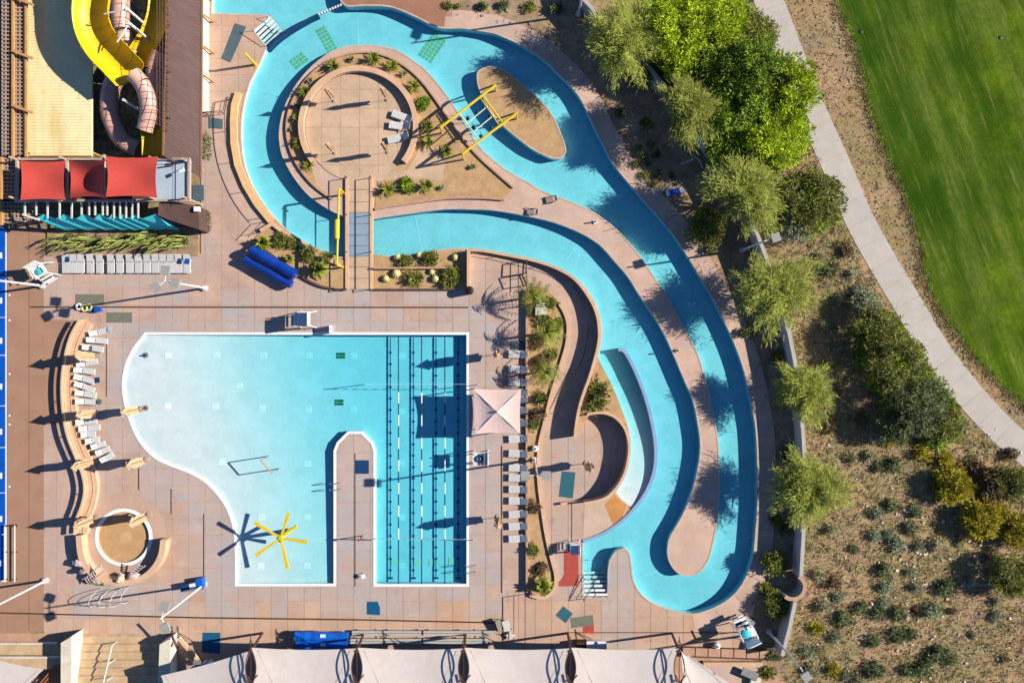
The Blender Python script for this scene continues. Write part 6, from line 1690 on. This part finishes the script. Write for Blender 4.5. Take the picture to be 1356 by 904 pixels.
tuft.build('dry_grass', M['leaf_dry'], None, kind='stuff'); tuft2.build('desert_ground_cover', M['leaf_sage'], None, kind='stuff'); grav.build('gravel', M['stone_grey'], None, kind='stuff')
wst = MB()
for k in range(170):
    x, y = rnd.gauss(1215, 45), rnd.gauss(755, 60)
    if k > 90: x, y = rnd.uniform(1080,1356), rnd.uniform(560,904)
    if not inside(x, y, desert_poly): continue
    c = W(x,y); s_ = rnd.uniform(.06,.16); wst.box((c.x,c.y,-.05+s_*.25), (s_*1.8,s_*1.4,s_), rnd.uniform(0,3), rnd.uniform(-.4,.4))
wst.build('white_stones', M['stone_white'], None, kind='stuff')
gs = MB()
for k in range(1500):
    x, y = rnd.uniform(575, 1060), rnd.uniform(-20, 880)
    c = W(x, y)
    if not inside(x, y, [(578,-40),(590,18),(700,45),(760,80),(805,150),(845,225),(900,290),(965,385),(1000,480),(1022,590),(1022,700),(1010,760),(1030,860)]+[b for b in BW[::-1]]): continue
    if rnd.random() < .5:
        s_ = rnd.uniform(.05,.14); gs.box((c.x,c.y,-.02+s_*.2), (s_*2,s_*1.6,s_), rnd.uniform(0,3), rnd.uniform(-.3,.3))
    else:
        for j in range(4): leaf(gs, Vector((c.x,c.y,-.03)), rdir(.2), .25, .06)
gs.build('bed_gravel', M['stone_grey'], None, kind='stuff')
dw = MB().tube([W(902,217,.1), W(918,211,.3), W(921,208,.2)], .07, 6).tube([W(916,203,.15), W(926,212,.25), W(931,223,.1)], .06, 6).tube([W(918,211,.3),W(914,205,.5)], .04, 5)
tag(dw.build('driftwood', M['stone_white'], at=(*xy((915,212)),0)), 'bleached forked dead branch lying in the wall shade by the second palo verde', 'dead branch')
# pool ladders / recliners on the island shore
def deck_chair(label, px, rz):
    r = thing('sling_chair', label, 'chair', (0,0,0))
    for s_ in (-.28,.28): MB().tube([(-.8,s_,.05),(-.1,s_,.3),(.4,s_,.55)], .03, 6).build('side_rail', M['black_metal'], r)
    MB().box((-.1,0,.28), (.7,.5,.03), 0, 0, -.25).build('sling', M['grey_tan'], r); MB().rod((.0,-.3,0), (.2,-.3,.5), .03).rod((.0,.3,0), (.2,.3,.5), .03).build('legs', M['black_metal'], r)
    MB().box((.5,0,.5), (.3,.5,.03), 0, 0, -.6).build('headrest', M['white'], r)
    r.location = (*xy(px), 0); r.rotation_euler = (0,0,rz)
deck_chair('thin black framed reclining chair on the east tip of the island bank', (729,265), .2); deck_chair('thin black framed reclining chair at the south shore of the island', (704,281), -.1)
for px, l in (((788,294),'small white square jet cover on the island bank'),((896,464),'small dark fountain head on the island peninsula')):
    b = xy(px); r = thing('fountain_head', l, 'fixture', (*b,0)); MB().box((b[0],b[1],.06), (.35,.35,.1), .3).build('base', M['white' if 'white' in l else 'grey_tan'], r); MB().rod((*b,.1), (*b,.6), .07).build('nozzle', M['black_metal'], r)

for p, q, l in (((447,643),(443,643),'two thin grab rails on the west edge of the pool peninsula'),((621,752),(628,752),'two thin grab rails at the south end of the east lap lane')):
    b = xy(p); r = thing('grab_rail', l, 'rail', (*b,0)); d = 1 if q[0] > p[0] else -1
    for dy in (-.3,.3): MB().tube([(b[0]+d*.7,b[1]+dy,0),(b[0]+d*.6,b[1]+dy,.75),(b[0],b[1]+dy,.85),(b[0]-d*.35,b[1]+dy,.3),(b[0]-d*.4,b[1]+dy,-.6)], .03, 6).build('rail', M['steel'], r)
b = xy((482,761)); r = thing('round_stool', 'small white round stool on the pool peninsula near its south end', 'stool', (*b,0))
MB().lathe((*b,.42), [(.2,0),(.24,.03),(.22,.07)], 14).build('seat', M['white'], r)
for k in range(3): MB().rod((b[0]+.12*math.cos(k*2.1),b[1]+.12*math.sin(k*2.1),.42), (b[0]+.26*math.cos(k*2.1),b[1]+.26*math.sin(k*2.1),0), .025, 6).build('leg', M['black_metal'], r)
b = xy((480,709)); r = thing('post', 'dark red capped low post on the pool peninsula by the flag line', 'post', (*b,0))
MB().rod((*b,0), (*b,1.5), .05).build('shaft', M['black_metal'], r); MB().lathe((*b,1.5), [(.12,0),(.12,.12),(.03,.18)], 10).build('cap', M['red_mat'], r)
for x, y, l in ((1325,50,'dark round sprinkler cover in the upper east of the golf turf'),(1140,42,'small dark sprinkler cover near the upper turf edge')):
    b = xy((x,y)); tag(MB().lathe((*b,-.02), [(.2,0),(.2,.03),(.08,.06)], 12).build('sprinkler_cover', M['black_metal'], at=(*b,0)), l, 'cover')

for i, (x, y, m_, l) in enumerate(((145,436,'grey_sling','grey towel folded on the foot of the northmost lounger'),(119,461,'slate_mat','dark grey towel on the third lounger from the north'),(129,503,'navy','navy towel on a lounger in the middle of the serpentine row'),(131,532,'slate_mat','slate towel on the lounger north of the middle umbrella'),(89,343,'navy','small navy towel on the westmost flat lounger'),(238,346,'navy','small navy towel on a flat lounger near the east end of the row'),(248,346,'blue_cover','small blue towel on the eastmost flat lounger'))):
    c = W(x, y, .38); tag(MB().box(c, (.4,.5,.05), rnd.uniform(-.4,.4)).box(c+Vector((.02,.03,.04)), (.34,.36,.04), rnd.uniform(-.4,.4)).build('towel', M[m_], at=tuple(c)), l, 'towel')
